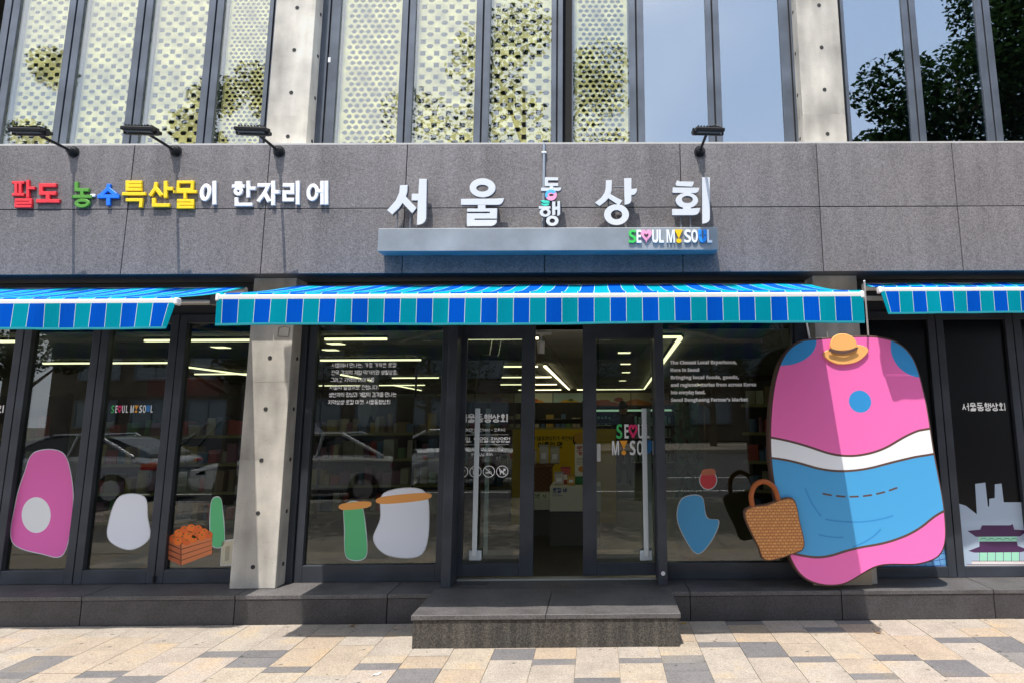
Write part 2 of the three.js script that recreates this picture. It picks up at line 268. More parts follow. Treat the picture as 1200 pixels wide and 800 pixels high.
// ------------------------------------------------------------------ building
const building = thing('shop_building', 'grey granite and concrete building with glazed shop front and striped awnings', 'building');
{
  // plinth and ledge of granite blocks
  const plinth = new THREE.Group(); plinth.name = 'plinth'; building.add(plinth);
  mesh('plinth_core', bx(XL, XR, -0.1, LEDGE - 0.05, -0.6, -0.03), jointDark, plinth);
  const js = [XL, -7.35, -6.05, ...[[94, 715], [274, 716], [453, 716], [809, 712], [987, 710], [1166, 708]].map(([x, y]) => PX(x, y, 0)), 4.75, 6.0, XR];
  for (let i = 0; i + 1 < js.length; i++) {
    const a = js[i] + 0.003, b = js[i + 1] - 0.003;
    mesh('granite_block', rbx(a, b, 0, LEDGE - 0.036, -0.1, 0, 0.004, 1, i * 1.7, i), plinthMats[i % 2], plinth);
    mesh('ledge_slab', rbx(a, b, LEDGE - 0.034, LEDGE, -0.5, 0.006, 0.004, 1, i * 2.3, i), i === 4 ? granite(rgb(0.155, 0.15, 0.152)) : capMat, plinth);
  }
  // fascia of granite panels
  const fascia = new THREE.Group(); fascia.name = 'fascia'; building.add(fascia);
  mesh('fascia_core', bx(XL, XR, FB + 0.03, FT - 0.03, -0.3, -0.035), jointDark, fascia);
  const vs = [XL, -7.6, -6.35, ...[[-3, 175], [157, 175], [316, 175], [477, 176], [639, 176], [797, 176], [957, 175], [1116, 175]].map(([x, y]) => PX(x, y, 0)), 4.85, 6.1, XR], mid = PY(640, 243.5, 0);
  for (let i = 0; i + 1 < vs.length; i++) for (const [y0, y1] of [[FB, mid - 0.0035], [mid + 0.0035, FT]]) {
    mesh('granite_panel', rbx(vs[i] + 0.0035, vs[i + 1] - 0.0035, y0, y1, -0.04, (hash(i, Math.round(y0 * 9), 3) - 0.5) * 0.003, 0.003, 1, i * 3.1, y0 * 7), fasciaMats[Math.floor(hash(i, Math.round(y0 * 10), 2) * 3)], fascia);
  }
  const soffitM = mat(rgb(0.09, 0.10, 0.115), 0.5, { metalness: 0.2 });
  for (let i = 0; i + 1 < vs.length; i++) mesh('soffit_panel', bx(vs[i] + 0.003, vs[i + 1] - 0.003, FB + 0.004, FB + 0.028, -0.42, -0.042), soffitM, fascia);
  mesh('top_flashing', bx(XL, XR, FT + 0.001, FT + 0.016, -0.4, -0.002), mat(rgb(0.5, 0.49, 0.47), 0.5), fascia);
  mesh('head_beam', bx(XL, XR, 2.62, FB - 0.001, -0.8, -0.43), mat(rgb(0.035, 0.04, 0.048), 0.6), fascia);

  // concrete columns, ground to roof, with tie holes
  const holeM = mat(rgb(0.03, 0.03, 0.03), 0.9);
  function column(xa, xb, side, holesLow, holesUp) {
    const c = new THREE.Group(); c.name = 'column'; building.add(c);
    mesh('shaft', [rbx(xa, xb, LEDGE + 0.001, FB + 0.003, -0.62, ZC, 0.008, 2, xa * 3, 0), rbx(xa, xb, FT + 0.003, 9, -0.62, ZC, 0.008, 2, xa * 5, 2)], concrete, c);
    const rings = [];
    for (const [x, y] of [...holesLow, ...holesUp]) { const [X, Y] = P(x, y, ZC); rings.push(new THREE.CylinderGeometry(0.0185, 0.0185, 0.004, 16).rotateX(Math.PI / 2).translate(X, Y, ZC + 0.001)); rings.push(new THREE.CylinderGeometry(0.0185, 0.0185, 0.004, 12).rotateZ(Math.PI / 2).translate(side > 0 ? xb + 0.001 : xa - 0.001, Y, ZC - 0.12)); }
    for (const g of rings) mesh('tie_hole', flat(g), holeM, c);
    return c;
  }
  const cA = [PX(268, 689, ZC), PX(322, 689, ZC)], cB = [PX(956, 395, ZC), PX(1009, 395, ZC)];
  const col1 = column(...cA, 1, [[316, 419], [311, 479], [306, 539], [302, 601], [296, 664]], [[348, 9], [344.5, 58.5], [341, 108.5], [337, 160]]);
  column(...cB, -1, [[1000, 480], [1004, 560]], [[960, 6], [963, 55.5], [966.5, 105], [970, 157]]);
  // thin conduit patch marks on the first column
  mesh('form_joint', bx(cA[0] + 0.004, cA[1] - 0.004, PY(310, 447, ZC), PY(310, 446.3, ZC), ZC - 0.01, ZC + 0.0012), mat(rgb(0.36, 0.34, 0.3), 0.9), col1);
  mesh('cable_patch', (() => { const [X, Y] = P(332, 389, ZC + 0.004), t = []; const q = [[-0.05, -0.04], [0.045, -0.045], [0.05, 0.035], [0.01, 0.05], [-0.045, 0.04]]; q.forEach((p, i) => { const n = q[(i + 1) % 5]; t.push(tube([X + p[0], Y + p[1], ZC + 0.003], [X + n[0], Y + n[1], ZC + 0.003], 0.004, 6)); }); return t; })(), mat(rgb(0.3, 0.28, 0.24), 0.8), col1);

  // roof, walls, floors
  mesh('upper_wall', [bx(XL, XR, 8.2, 9.4, -0.62, -0.22)], concrete, building);
  mesh('roof_slab', bx(XL, XR, 9.4, 9.7, -18, 0), mat(rgb(0.3, 0.3, 0.3), 0.9), building);
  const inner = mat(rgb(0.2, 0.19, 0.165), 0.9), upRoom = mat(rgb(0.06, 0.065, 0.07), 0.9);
  mesh('side_wall', [bx(XL - 0.2, XL, 0, 9.4, -17.6, 0)], inner, building); mesh('side_wall', [bx(XR, XR + 0.2, 0, 9.4, -17.6, 0)], inner, building);
  mesh('back_wall', bx(XL - 0.2, XR + 0.2, 0, 2.9, -17.4, -17.2), inner, building);
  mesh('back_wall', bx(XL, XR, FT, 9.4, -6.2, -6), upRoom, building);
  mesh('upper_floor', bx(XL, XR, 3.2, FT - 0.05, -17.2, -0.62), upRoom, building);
}
const interiorFloor = mesh('floor', bx(XL, XR, 0.0, LEDGE - 0.02, -17.2, -0.5), mat(rgb(0.11, 0.105, 0.10), 0.45, { map: tiled(graniteT, 2) })); interiorFloor.userData.kind = 'structure';
{ // ceiling of long panels
  const ceiling = thing('ceiling'); ceiling.userData.kind = 'structure';
  mesh('ceiling_void', bx(XL, XR, 2.56, 3.19, -17.2, -0.82), mat(rgb(0.03, 0.03, 0.03), 0.9), ceiling);
  const cm = [mat(rgb(0.66, 0.66, 0.60), 0.8), mat(rgb(0.58, 0.58, 0.53), 0.8)], pg = bx(0.006, 0.594, 0, 0.02, 0.006, 1.594);
  for (let x = 0; x < 27; x++) for (let z = 0; z < 10; z++) { const p = mesh('ceiling_panel', pg, cm[(x * 7 + z * 3) % 2], ceiling); p.position.set(XL + x * 0.6, 2.5, -16.9 + z * 1.6); }
}

// ------------------------------------------------------------------ upper windows
{
  const yB = FT + 0.002, yT = 8.19, zM = -0.365, zG = -0.385;
  const X = (px) => PX(px, 172, zM);
  // [left px, right px] of the mullions seen; glazing bays lie between them
  const mull = [[-21, -2], [58, 76], [141.5, 160], [228, 246.5], [302, 314], [365, 389], [463.5, 480.5], [554, 571.5], [645.5, 659], [670, 671.5], [738.5, 756.5], [831.5, 848], [921, 946], [996, 1000], [1070.5, 1087.5], [1160, 1178], [1250, 1268], [1340, 1358]];
  const screens = { 0: 'a', 1: 'a', 2: 'a', 3: 'b', 5: 'b', 6: 'a', 7: 'a', 9: 'b' };
  const bays = [[0, 1], [1, 2], [2, 3], [3, 4], null, [5, 6], [6, 7], [7, 8], null, [9, 10], [10, 11], [11, 12], null, [13, 14], [14, 15], [15, 16], [16, 17]];
  function holesOf(kind, w, h) {
    const holes = [];
    if (kind === 'a') {                                 // rows of caps and of squares, turn by turn
      const px = w / 4.2; let row = 0;
      for (let y = px * 0.36; y < h - px * 0.36; y += px * (row % 2 ? 0.56 : 0.36), row++) for (let i = 0; i < 6; i++) {
        const x = (i + (row % 2 ? 0.5 : 1)) * px - px * 0.15; if (x < px * 0.34 || x > w - px * 0.34) continue;
        holes.push(row % 2 ? [[x - 0.19 * px, y - 0.2 * px], [x + 0.19 * px, y - 0.2 * px], [x + 0.19 * px, y + 0.14 * px], [x + 0.27 * px, y + 0.14 * px], [x + 0.27 * px, y + 0.17 * px], [x - 0.27 * px, y + 0.17 * px], [x - 0.27 * px, y + 0.14 * px], [x - 0.19 * px, y + 0.14 * px]]
          : [[x - 0.26 * px, y - 0.02 * px], [x - 0.13 * px, y - 0.19 * px], [x + 0.13 * px, y - 0.19 * px], [x + 0.26 * px, y - 0.02 * px], [x + 0.23 * px, y + 0.05 * px], [x + 0.14 * px, y + 0.14 * px], [x - 0.14 * px, y + 0.14 * px], [x - 0.23 * px, y + 0.05 * px]]);
      }
    } else {                                            // drop-shaped holes round six-rayed nodes
      const s = w / 8.3; let row = 0;
      for (let y = s * 0.7; y < h - s * 0.5; y += s * 0.8, row++) for (let i = 0; i < 9; i++) {
        const x = (i + (row % 2 ? 0.55 : 1.05)) * s - s * 0.12; if (x < s * 0.45 || x > w - s * 0.42) continue;
        const dir = (i + (row >> 1)) % 2 ? 1 : -1, r = 0.32 * s, pts = []; for (let k = 0; k < 10; k++) { const a = 0.75 + k / 9 * (2 * Math.PI - 1.5); pts.push([x + dir * r * Math.cos(a), y + r * Math.sin(a)]); } pts.push([x + dir * r * 1.5, y]);
        holes.push(pts);
      }
    }
    return holes;
  }
  mull.forEach(([a, b], i) => {
    const xa = X(a), xb = X(b), w = xb - xa;
    if (w < 0.06) { mesh('mullion', rbx(xa, xb, yB, yT, -0.46, zM, 0.003, 1), frameUp, building); return; }
    const g = 0.008, m = xa + w * 0.5, grp = new THREE.Group(); grp.name = 'mullion'; building.add(grp);
    mesh('frame', [rbx(xa, m - g, yB, yT, -0.46, zM, 0.004, 1), rbx(m + g, xb, yB, yT, -0.46, zM, 0.004, 1)], frameUp, grp);
    mesh('seal', bx(m - g, m + g, yB, yT, -0.45, zM - 0.02), gapMat, grp);
  });
  mesh('mullion', bx(X(659.5), X(670), yB, yT, -0.5, -0.44), gapMat, building);
  bays.forEach((bay, i) => {
    if (!bay) return;
    const xa = X(mull[bay[0]][1]) + 0.001, xb = X(mull[bay[1]][0]) - 0.001, k = screens[i];
    const win = new THREE.Group(); win.name = 'upper_window'; building.add(win);
    mesh('pane', bx(xa, xb, yB + 0.02, yT, zG - 0.008, zG), k ? glassUp : glassUpDark, win);
    mesh('bottom_bead', bx(xa, xb, yB, yB + 0.018, -0.46, -0.4), frameUp, win);
    if (k) {
      const w = xb - xa - 0.02, h = 2.3, s = shapeOf([[0, 0], [w, 0], [w, h], [0, h]], holesOf(k, w, h)), g = extrude(s, 0, 0.003);
      g.translate(xa + 0.01, yB + 0.03, zG - 0.075);
      mesh('perforated_screen', g, gold, win);
    }
  });
  for (const [x, y] of [[385.5, 70], [945.5 - 0.5, 58]]) { const [a, b] = P(x, y, zM + 0.003); mesh('tag_plate', bx(a - 0.012, a + 0.012, b - 0.026, b + 0.026, zM, zM + 0.003), white, building); }
}

// ------------------------------------------------------------------ shop front glazing
function windowUnit(name, xa, xb, y0, y1, { post = 0.1, rail = 0.11, z = ZF, glass = glassLow, head = 0.08 } = {}) {
  const w = new THREE.Group(); w.name = name; building.add(w);
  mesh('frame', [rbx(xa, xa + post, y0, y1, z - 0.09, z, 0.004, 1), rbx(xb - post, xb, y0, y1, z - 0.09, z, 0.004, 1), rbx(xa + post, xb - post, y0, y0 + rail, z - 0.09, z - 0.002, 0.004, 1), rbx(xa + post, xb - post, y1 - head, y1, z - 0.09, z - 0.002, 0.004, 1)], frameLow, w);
  mesh('pane', bx(xa + post - 0.004, xb - post + 0.004, y0 + rail - 0.004, y1 - head + 0.004, z - 0.05, z - 0.044), glass, w);
  return w;
}
const yF0 = LEDGE + 0.002, yF1 = 2.62;
{
  const XB = (px, py) => PX(px, py, ZF);
  // left folding windows: outer edges of the units
  const e = [XB(-96, 600), XB(-1, 600), XB(93.5, 600), XB(188, 600), cAx(0) + 0.02];
  function cAx(k) { return PX(k ? 322 : 268, 689, ZC); }
  windowUnit('folding_window', XL, e[0] - 0.004, yF0, yF1, { post: 0.07 });
  for (let i = 0; i < 4; i++) windowUnit('folding_window', e[i] + 0.004, e[i + 1] - 0.004, yF0, yF1, { post: i === 3 ? 0.07 : 0.072, rail: 0.115 });
  mesh('pivot_bolt', [tube([e[3], LEDGE + 0.02, ZF + 0.012], [e[3], LEDGE + 0.07, ZF + 0.012], 0.012)], blackIron, building);
  // big fixed window left of the door
  const xa = cAx(1) - 0.02, xb = XB(521, 600);
  mesh('window_post', rbx(xa, xa + 0.075, yF0, yF1, ZF - 0.12, ZF + 0.03, 0.004, 1), frameLow, building);
  windowUnit('shop_window', xa + 0.08, xb, yF0, yF1, { post: 0.07, rail: 0.14 });
  // door posts stand forward of the glazing
  const pL = [PX(519, 600, ZC), PX(530, 600, ZC)], pR = [PX(770.5, 600, ZC), PX(781, 600, ZC)];
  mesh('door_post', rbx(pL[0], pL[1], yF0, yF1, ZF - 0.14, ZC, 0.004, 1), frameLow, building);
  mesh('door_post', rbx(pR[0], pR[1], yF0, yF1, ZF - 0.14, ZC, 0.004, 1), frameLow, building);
  mesh('latch_plate', flat(new THREE.CylinderGeometry(0.018, 0.018, 0.006, 18).rotateX(Math.PI / 2).translate((pR[0] + pR[1]) / 2, PY(775, 671.5, ZC), ZC + 0.003)), whiteAlu, building);
  // sliding leaves
  const zD = ZF - 0.03;
  const leaf = (l, r, stL, stR) => {
    const d = new THREE.Group(); d.name = 'sliding_door'; building.add(d);
    const x0 = PX(l, 560, zD), x1 = PX(r, 560, zD), y0 = PY(600, 675, zD), rail = PY(600, 660, zD) - y0;
    mesh('frame', [rbx(x0, x0 + stL, y0, yF1 - 0.1, zD - 0.05, zD, 0.004, 1), rbx(x1 - stR, x1, y0, yF1 - 0.1, zD - 0.05, zD, 0.004, 1), rbx(x0 + stL, x1 - stR, y0, y0 + rail, zD - 0.05, zD - 0.001, 0.004, 1), rbx(x0 + stL, x1 - stR, yF1 - 0.24, yF1 - 0.1, zD - 0.05, zD - 0.001, 0.003, 1)], frameLow, d);
    mesh('pane', bx(x0 + stL - 0.003, x1 - stR + 0.003, y0 + rail - 0.003, yF1 - 0.23, zD - 0.03, zD - 0.022), glassLow, d);
    return d;
  };
  const handle = (d, px, dx, top) => {
    const hz = zD + 0.05, [hx, hy0] = P(px, 652, hz), hy1 = PY(px, top, hz), hm = mat(rgb(0.62, 0.68, 0.72), 0.3, { metalness: 0.35 });
    mesh('handle', [rbx(hx - 0.022, hx + 0.022, hy0, hy1, hz - 0.012, hz + 0.008, 0.004, 1), tube([hx, hy0 + 0.35, hz], [hx, hy0 + 0.35, zD - 0.02], 0.01), tube([hx, hy1 - 0.3, hz], [hx, hy1 - 0.3, zD - 0.02], 0.01)], hm, d);
    mesh('handle', [rbx(hx + dx - 0.02, hx + dx + 0.02, hy0, hy1, zD - 0.1, zD - 0.08, 0.004, 1)], hm, d);
    mesh('lock_box', rbx(hx - 0.055, hx + 0.06, PY(px, 657.5, hz), PY(px, 645, hz), zD, zD + 0.03, 0.012, 3), hm, d);
  };
  const d1 = leaf(533, 625.5, 0.08, 0.125), d2 = leaf(683, 774, 0.125, 0.06);
  handle(d1, 555.5, 0.075, 478); handle(d2, 757.5, 0.05, 478);
  { const [hx, hy] = P(701.5, 530, zD); mesh('finger_pull', [rbx(hx - 0.018, hx + 0.018, hy - 0.08, hy + 0.08, zD - 0.024, zD - 0.012, 0.005, 2)], mat(rgb(0.6, 0.6, 0.6), 0.3, { metalness: 0.4 }), d2); }
  mesh('door_header', rbx(pL[1] + 0.002, pR[0] - 0.002, yF1 - 0.095, yF1, ZF - 0.14, ZF + 0.1, 0.004, 1), frameLow, building);
  mesh('threshold', rbx(pL[1] + 0.01, pR[0] - 0.002, LEDGE + 0.001, LEDGE + 0.016, ZF - 0.1, ZF + 0.0, 0.003, 1), mat(rgb(0.42, 0.41, 0.38), 0.4, { metalness: 0.5 }), building);
  for (const [l, r] of [[540, 570], [730, 770]]) mesh('floor_box', rbx(PX(l, 684, -0.3), PX(r, 684, -0.3), LEDGE + 0.0005, LEDGE + 0.005, -0.36, -0.25, 0.002, 1), mat(rgb(0.10, 0.10, 0.105), 0.4, { metalness: 0.5 }), building);
  // right of the door
  const xr0 = pR[1] + 0.002, xr1 = PX(956, 395, ZC) + 0.02, xm = PX(936, 500, ZF);
  windowUnit('shop_window', xr0, xm, yF0, yF1, { post: 0.02, rail: 0.14 });
  mesh('window_post', rbx(xm + 0.002, xr1, yF0, yF1, ZF - 0.12, ZF + 0.03, 0.004, 1), frameLow, building);
}
// dark panes with printed film right of the second column
const filmC = [];
{
  const xc = PX(1009, 395, ZC) - 0.02, e = [xc, PX(1116, 600, ZF), PX(1211, 600, ZF), PX(1306, 600, ZF)];
  for (let i = 0; i < 3; i++) {
    const w = windowUnit('folding_window', e[i] + 0.004, e[i + 1] - 0.004, yF0, yF1, { post: i ? 0.07 : 0.072, rail: 0.09 });
    filmC.push([w, e[i] + 0.072, e[i + 1] - 0.072]);
  }
  windowUnit('folding_window', e[3] + 0.004, XR, yF0, yF1, { post: 0.07, rail: 0.09 });
}

// ------------------------------------------------------------------ entrance step
{
  const z1 = 0.625, zb = -0.13, x0 = PX(480.5, 745, z1), x1 = PX(798.5, 745, z1), xm = PX(639.5, 726, z1), top = LEDGE + 0.003;
  const st = thing('entrance_step', 'single dark granite step in front of the sliding doors', 'step', [(x0 + x1) / 2, 0, z1]);
  const o = [-(x0 + x1) / 2, 0, -z1], mv = (g) => g.translate(...o);
  mesh('riser_block', [mv(rbx(x0 + 0.012, x1 - 0.012, 0, top - 0.038, 0.008, z1 - 0.01, 0.004, 1))], riserMat, st);
  mesh('tread_slab', mv(rbx(x0, xm - 0.002, top - 0.036, top, zb, z1, 0.005, 2, 1, 2)), granite(rgb(0.15, 0.145, 0.145), 0.8, 0.5), st);
  mesh('tread_slab', mv(rbx(xm + 0.002, x1, top - 0.036, top, zb, z1, 0.005, 2, 4, 1)), granite(rgb(0.14, 0.137, 0.138), 0.8, 0.5), st);
}

// ------------------------------------------------------------------ awnings
const BLUE = '#004fb8', TEAL = '#00889c';
{
  const [c, g] = canvas(512, 256);
  g.fillStyle = BLUE; g.fillRect(0, 0, 256, 256); g.fillStyle = TEAL; g.fillRect(256, 0, 256, 256);
  for (let x = 256; x < 512; x += 3) { g.fillStyle = `rgba(0,70,80,${hash(x, 1, 1) * 0.13})`; g.fillRect(x, 0, 2, 256); }
  for (let x = 0; x < 256; x += 3) { g.fillStyle = `rgba(0,20,90,${hash(x, 2, 1) * 0.1})`; g.fillRect(x, 0, 2, 256); }
  for (const x of [0, 256]) { g.fillStyle = '#c9d6d6'; g.fillRect(x - 3, 0, 7, 256); g.fillStyle = '#5a7f98'; g.fillRect(x + 4, 0, 2, 256); }
  g.fillStyle = '#c9d6d6'; g.fillRect(509, 0, 3, 256);
  const t = tex(c); t.wrapS = t.wrapT = THREE.RepeatWrapping;
  const cloth = new THREE.MeshPhysicalMaterial({ map: t, roughness: 1, specularIntensity: 0.1 });
  const period = 0.231;
  function clothSheet(x0, x1, nx, ny, at) {            // at(s, t) -> [y, z]; a 2.5 mm sheet with its own thickness
    const pos = [], uv = [], idx = [];
    for (const side of [0, 1]) for (let j = 0; j <= ny; j++) for (let i = 0; i <= nx; i++) { const x = x0 + (x1 - x0) * i / nx, [y, z, dx = 0] = at(i / nx, j / ny, x); pos.push(x + dx, y - (side ? 0.0025 : 0), z - (side ? 0.0015 : 0)); uv.push((x - x0) / period + 0.82, j / ny); }
    const n = nx + 1, off = n * (ny + 1);
    for (let j = 0; j < ny; j++) for (let i = 0; i < nx; i++) { const a = j * n + i; idx.push(a, a + n, a + 1, a + 1, a + n, a + n + 1, off + a, off + a + 1, off + a + n, off + a + 1, off + a + n + 1, off + a + n); }
    for (let i = 0; i < nx; i++) { const a = i, b = ny * n + i; idx.push(a, a + 1, off + a, a + 1, off + a + 1, off + a, b, off + b, b + 1, b + 1, off + b, off + b + 1); }
    const geo = new THREE.BufferGeometry(); geo.setAttribute('position', new THREE.Float32BufferAttribute(pos, 3)); geo.setAttribute('uv', new THREE.Float32BufferAttribute(uv, 2)); geo.setIndex(idx); geo.computeVertexNormals();
    return geo;
  }
  function awning(label, x0, x1, zf, yBar, yBot, yBack, endL, endR, wave) {
    const a = thing('awning', label, 'awning', [0, 0, 0], 'striped shop awnings'), zb = -0.13, drop = yBar - yBot;
    mesh('canopy', clothSheet(x0 + 0.01, x1 - 0.01, 60, 10, (s, t, x) => { const sag = -0.018 * Math.sin(Math.PI * t); return [yBack + (yBar + 0.03 - yBack) * t + sag + 0.004 * Math.sin(x * 9), zb + (zf - 0.02 - zb) * t]; }), cloth, a);
    mesh('front_lip', clothSheet(x0 + 0.01, x1 - 0.01, 40, 2, (s, t) => [yBar + 0.032 - 0.02 * t, zf - 0.018 + 0.032 * t]), cloth, a);
    mesh('valance', clothSheet(x0 + 0.012, x1 - 0.012, 220, 10, (s, t, x) => [yBar - 0.02 - (drop - 0.02) * t + 0.0045 * Math.sin(x * 2.1) * t, zf + 0.0235 - 0.002 * t + wave * t * (Math.sin(x * 13 + 1.3) * 0.5 + Math.sin(x * 5.1) * 0.6 + Math.sin(x * 29) * 0.2), (endL && s < 0.05 ? endL * t * (1 - s / 0.05) : 0) + (endR && s > 0.95 ? endR * t * (s - 0.95) / 0.05 : 0)]), cloth, a);
    mesh('hem', clothSheet(x0 + 0.014, x1 - 0.014, 220, 1, (s, t, x) => [yBot + 0.014 - 0.016 * t + 0.0045 * Math.sin(x * 2.1), zf + 0.0215 + wave * (Math.sin(x * 13 + 1.3) * 0.5 + Math.sin(x * 5.1) * 0.6 + Math.sin(x * 29) * 0.2) + 0.004, (endL && s < 0.05 ? endL * (1 - s / 0.05) : 0) + (endR && s > 0.95 ? endR * (s - 0.95) / 0.05 : 0)]), mat(srgb(10, 135, 150), 0.85), a);
    mesh('front_bar', rbx(x0 + 0.02, x1 - 0.02, yBar - 0.028, yBar + 0.014, zf - 0.03, zf + 0.022, 0.012, 3), whiteAlu, a);
    for (const x of [x0, x1 - 0.03]) mesh('end_cap', rbx(x, x + 0.03, yBar - 0.034, yBar + 0.022, zf - 0.034, zf + 0.027, 0.012, 3), white, a);
    mesh('roller', [tube([x0 + 0.02, yBack - 0.03, zb - 0.02], [x1 - 0.02, yBack - 0.03, zb - 0.02], 0.035, 14)], whiteAlu, a);
    mesh('torsion_bar', rbx(x0 - 0.12, x1 + 0.12, yBack - 0.155, yBack - 0.115, zb - 0.04, zb, 0.004, 1), mat(rgb(0.42, 0.42, 0.40), 0.5), a);
    for (const x of [x0 + 0.25, x1 - 0.25]) {
      const inw = x < (x0 + x1) / 2 ? 1 : -1, y1 = yBack - 0.13, y2 = yBar - 0.004, mx = x + inw * Math.min(0.9, (x1 - x0) * 0.3), mz = (zb + zf) / 2;
      mesh('arm', [tube([x, y1, zb], [mx, (y1 + y2) / 2, mz], 0.018), tube([mx, (y1 + y2) / 2, mz], [x + inw * 0.15, y2, zf - 0.02], 0.016)], whiteAlu, a);
      mesh('bracket', rbx(x - 0.05, x + 0.05, yBack - 0.17, yBack - 0.03, zb - 0.05, zb + 0.05, 0.01, 2), mat(rgb(0.2, 0.2, 0.2), 0.5, { metalness: 0.5 }), a);
    }
    return a;
  }
  let z = 1.1;
  awning('wide blue and teal striped awning over the entrance and both shop windows', PX(254, 346, z), PX(1012, 342, z), z, PY(640, 346.5, z), PY(640, 380, z), PY(640, 333.5, -0.13), 0, 0, 0.010);
  z = 0.84;
  awning('striped awning at left above the folding windows, its right end sagging', PX(-260, 350, z), PX(210, 348, z), z, PY(110, 353, z), PY(110, 385.5, z), PY(220, 337, -0.13), 0, -0.05, 0.014);
  z = 0.22;
  awning('short retracted striped awning at right above the black panes', PX(1029, 340, z), PX(1420, 340, z), z, PY(1110, 339, z), PY(1110, 367.5, z), PY(1060, 332, -0.13), 0.05, 0, 0.012);
}

// ------------------------------------------------------------------ shop sign
const font = await new FontLoader().loadAsync('fonts/droid/droid_sans_bold.typeface.json');
const C = { green: srgb(70, 205, 95), pink: srgb(250, 165, 200), yellow: srgb(250, 200, 25), blue: srgb(40, 145, 235), white: srgb(238, 240, 243) };
function heartPts(cx, cy, w, h) { const p = []; for (let i = 0; i < 40; i++) { const t = i / 40 * 2 * Math.PI; p.push([cx + w / 2 * Math.pow(Math.sin(t), 3), cy + h / 2 * ((13 * Math.cos(t) - 5 * Math.cos(2 * t) - 2 * Math.cos(3 * t) - Math.cos(4 * t)) / 14.5 + 0.17) * 0.97]); } return p; }
{
  const zf = 0.18, x0 = PX(442.5, 281, zf), x1 = PX(841.5, 278, zf), yb = PY(640, 293.8, zf), yt = PY(640, 267, zf);
  const sign = thing('shop_sign', 'large white raised shop name letters standing on a long blue-grey bar', 'sign');
  const barM = mat(rgb(0.42, 0.455, 0.49), 0.42, { metalness: 0.15, map: tiled(paintN, 0.9) });
  mesh('sign_bar', rbx(x0, x1, yb, yt, 0.003, zf, 0.004, 2), barM, sign);
  const zl = 0.115, th = 0.05, faceM = mat(rgb(0.66, 0.68, 0.71), 0.4), edge = mat(rgb(0.13, 0.14, 0.165), 0.5);
  const letters = [];
  function letter(origin, s, polys, faces = []) {       // outlines measured in the picture, stood up on the letters' plane
    const w = ([x, y]) => P(origin[0] + x / s, origin[1] + y / s, zl), l = new THREE.Group(); l.name = 'letter'; sign.add(l);
    polys.forEach((q, i) => {
      const ring = q.ring, out = (ring ? ell(...ring) : q.p ?? q).map(w), holes = q.hole ? [ell(...q.hole).map(w)] : [], shp = shapeOf(out, holes), d = i * 0.0009;
      mesh('letter_face', extrude(shp, zl - 0.006 + d, 0.006, 0.001), q.m ?? faceM, l);
      mesh('letter_return', extrude(shp, zl - th, th - 0.0075 + d * 0.5), edge, l);
    });
    return l;
  }
  const A = [430, 190], B = [640, 190], S = 1200 / 220;
  letter(A, S, [[[210, 148], [258, 147], [256, 192], [247, 221], [316, 294], [288, 328], [226, 262], [205, 293], [160, 336], [128, 308], [183, 245], [205, 195]], [[333, 108], [381, 108], [377, 360], [370, 380], [355, 393], [335, 400], [318, 402], [324, 246], [284, 246], [285, 203], [328, 203]]]);
  letter(A, S, [{ ring: [738, 165, 83, 61], hole: [737, 167, 40, 23] }, [[600, 236], [830, 234], [856, 232], [876, 232], [870, 252], [858, 268], [842, 274], [600, 274]], [[708, 276], [757, 276], [757, 297], [832, 296], [830, 362], [687, 362], [687, 371], [830, 370], [828, 388], [815, 402], [795, 409], [638, 410], [638, 329], [785, 328], [785, 318], [640, 318], [640, 298], [708, 298]]]);
  letter(B, S, [[[382, 117], [420, 115], [418, 182], [411, 205], [440, 222], [488, 247], [466, 277], [398, 232], [380, 252], [342, 281], [312, 260], [352, 228], [374, 195], [381, 165]], [[498, 104], [545, 103], [545, 172], [581, 170], [578, 192], [566, 208], [545, 212], [545, 245], [538, 262], [522, 270], [502, 274]], { ring: [450, 337, 80, 66], hole: [450, 337, 37, 31] }]);
  letter(B, S, [[[838, 117], [850, 124], [945, 126], [940, 147], [930, 158], [832, 153], [828, 140]], [[810, 163], [980, 165], [974, 188], [958, 199], [808, 197]], { ring: [900, 246, 72, 49], hole: [903, 240, 36, 24] }, [[806, 302], [875, 301], [875, 292], [925, 292], [925, 298], [985, 294], [978, 322], [965, 336], [945, 340], [806, 340]], [[997, 98], [1047, 98], [1047, 368], [1040, 380], [1025, 390], [999, 395]]]);
  const Dm = [610, 195], pinkM = mat(C.pink, 0.4), tealM = mat(srgb(70, 215, 190), 0.4), blueM = mat(srgb(90, 185, 250), 0.4);
  letter(Dm, 10, [[[283, 130], [440, 130], [440, 165], [322, 165], [322, 198], [440, 198], [440, 232], [383, 232], [383, 254], [340, 254], [340, 232], [283, 232]], [[240, 252], [470, 250], [480, 252], [468, 280], [448, 290], [240, 290]], { ring: [357, 338, 68, 65], hole: [360, 338, 30, 15], m: pinkM }, { p: [...ell(357, 338, 69, 66, 30, 2.6).slice(0, 16), ...ell(352, 340, 34, 30, 30, 2.6).slice(0, 16).reverse()], m: blueM }]);
  letter(Dm, 10, [{ p: [[230, 402], [270, 396], [330, 405], [345, 425], [300, 432], [262, 428]], m: tealM }, { p: [[236, 430], [262, 440], [340, 436], [325, 460], [290, 466], [252, 456]], m: tealM }, [[213, 470], [350, 470], [350, 498], [213, 500]], { ring: [288, 542, 65, 51], hole: [290, 540, 29, 25] }, [[370, 415], [407, 414], [407, 475], [432, 475], [432, 411], [463, 410], [463, 560], [450, 578], [430, 582], [432, 512], [407, 512], [407, 572], [370, 574]], { ring: [372, 640, 73, 60], hole: [372, 640, 33, 28] }]);
  const posts = [];
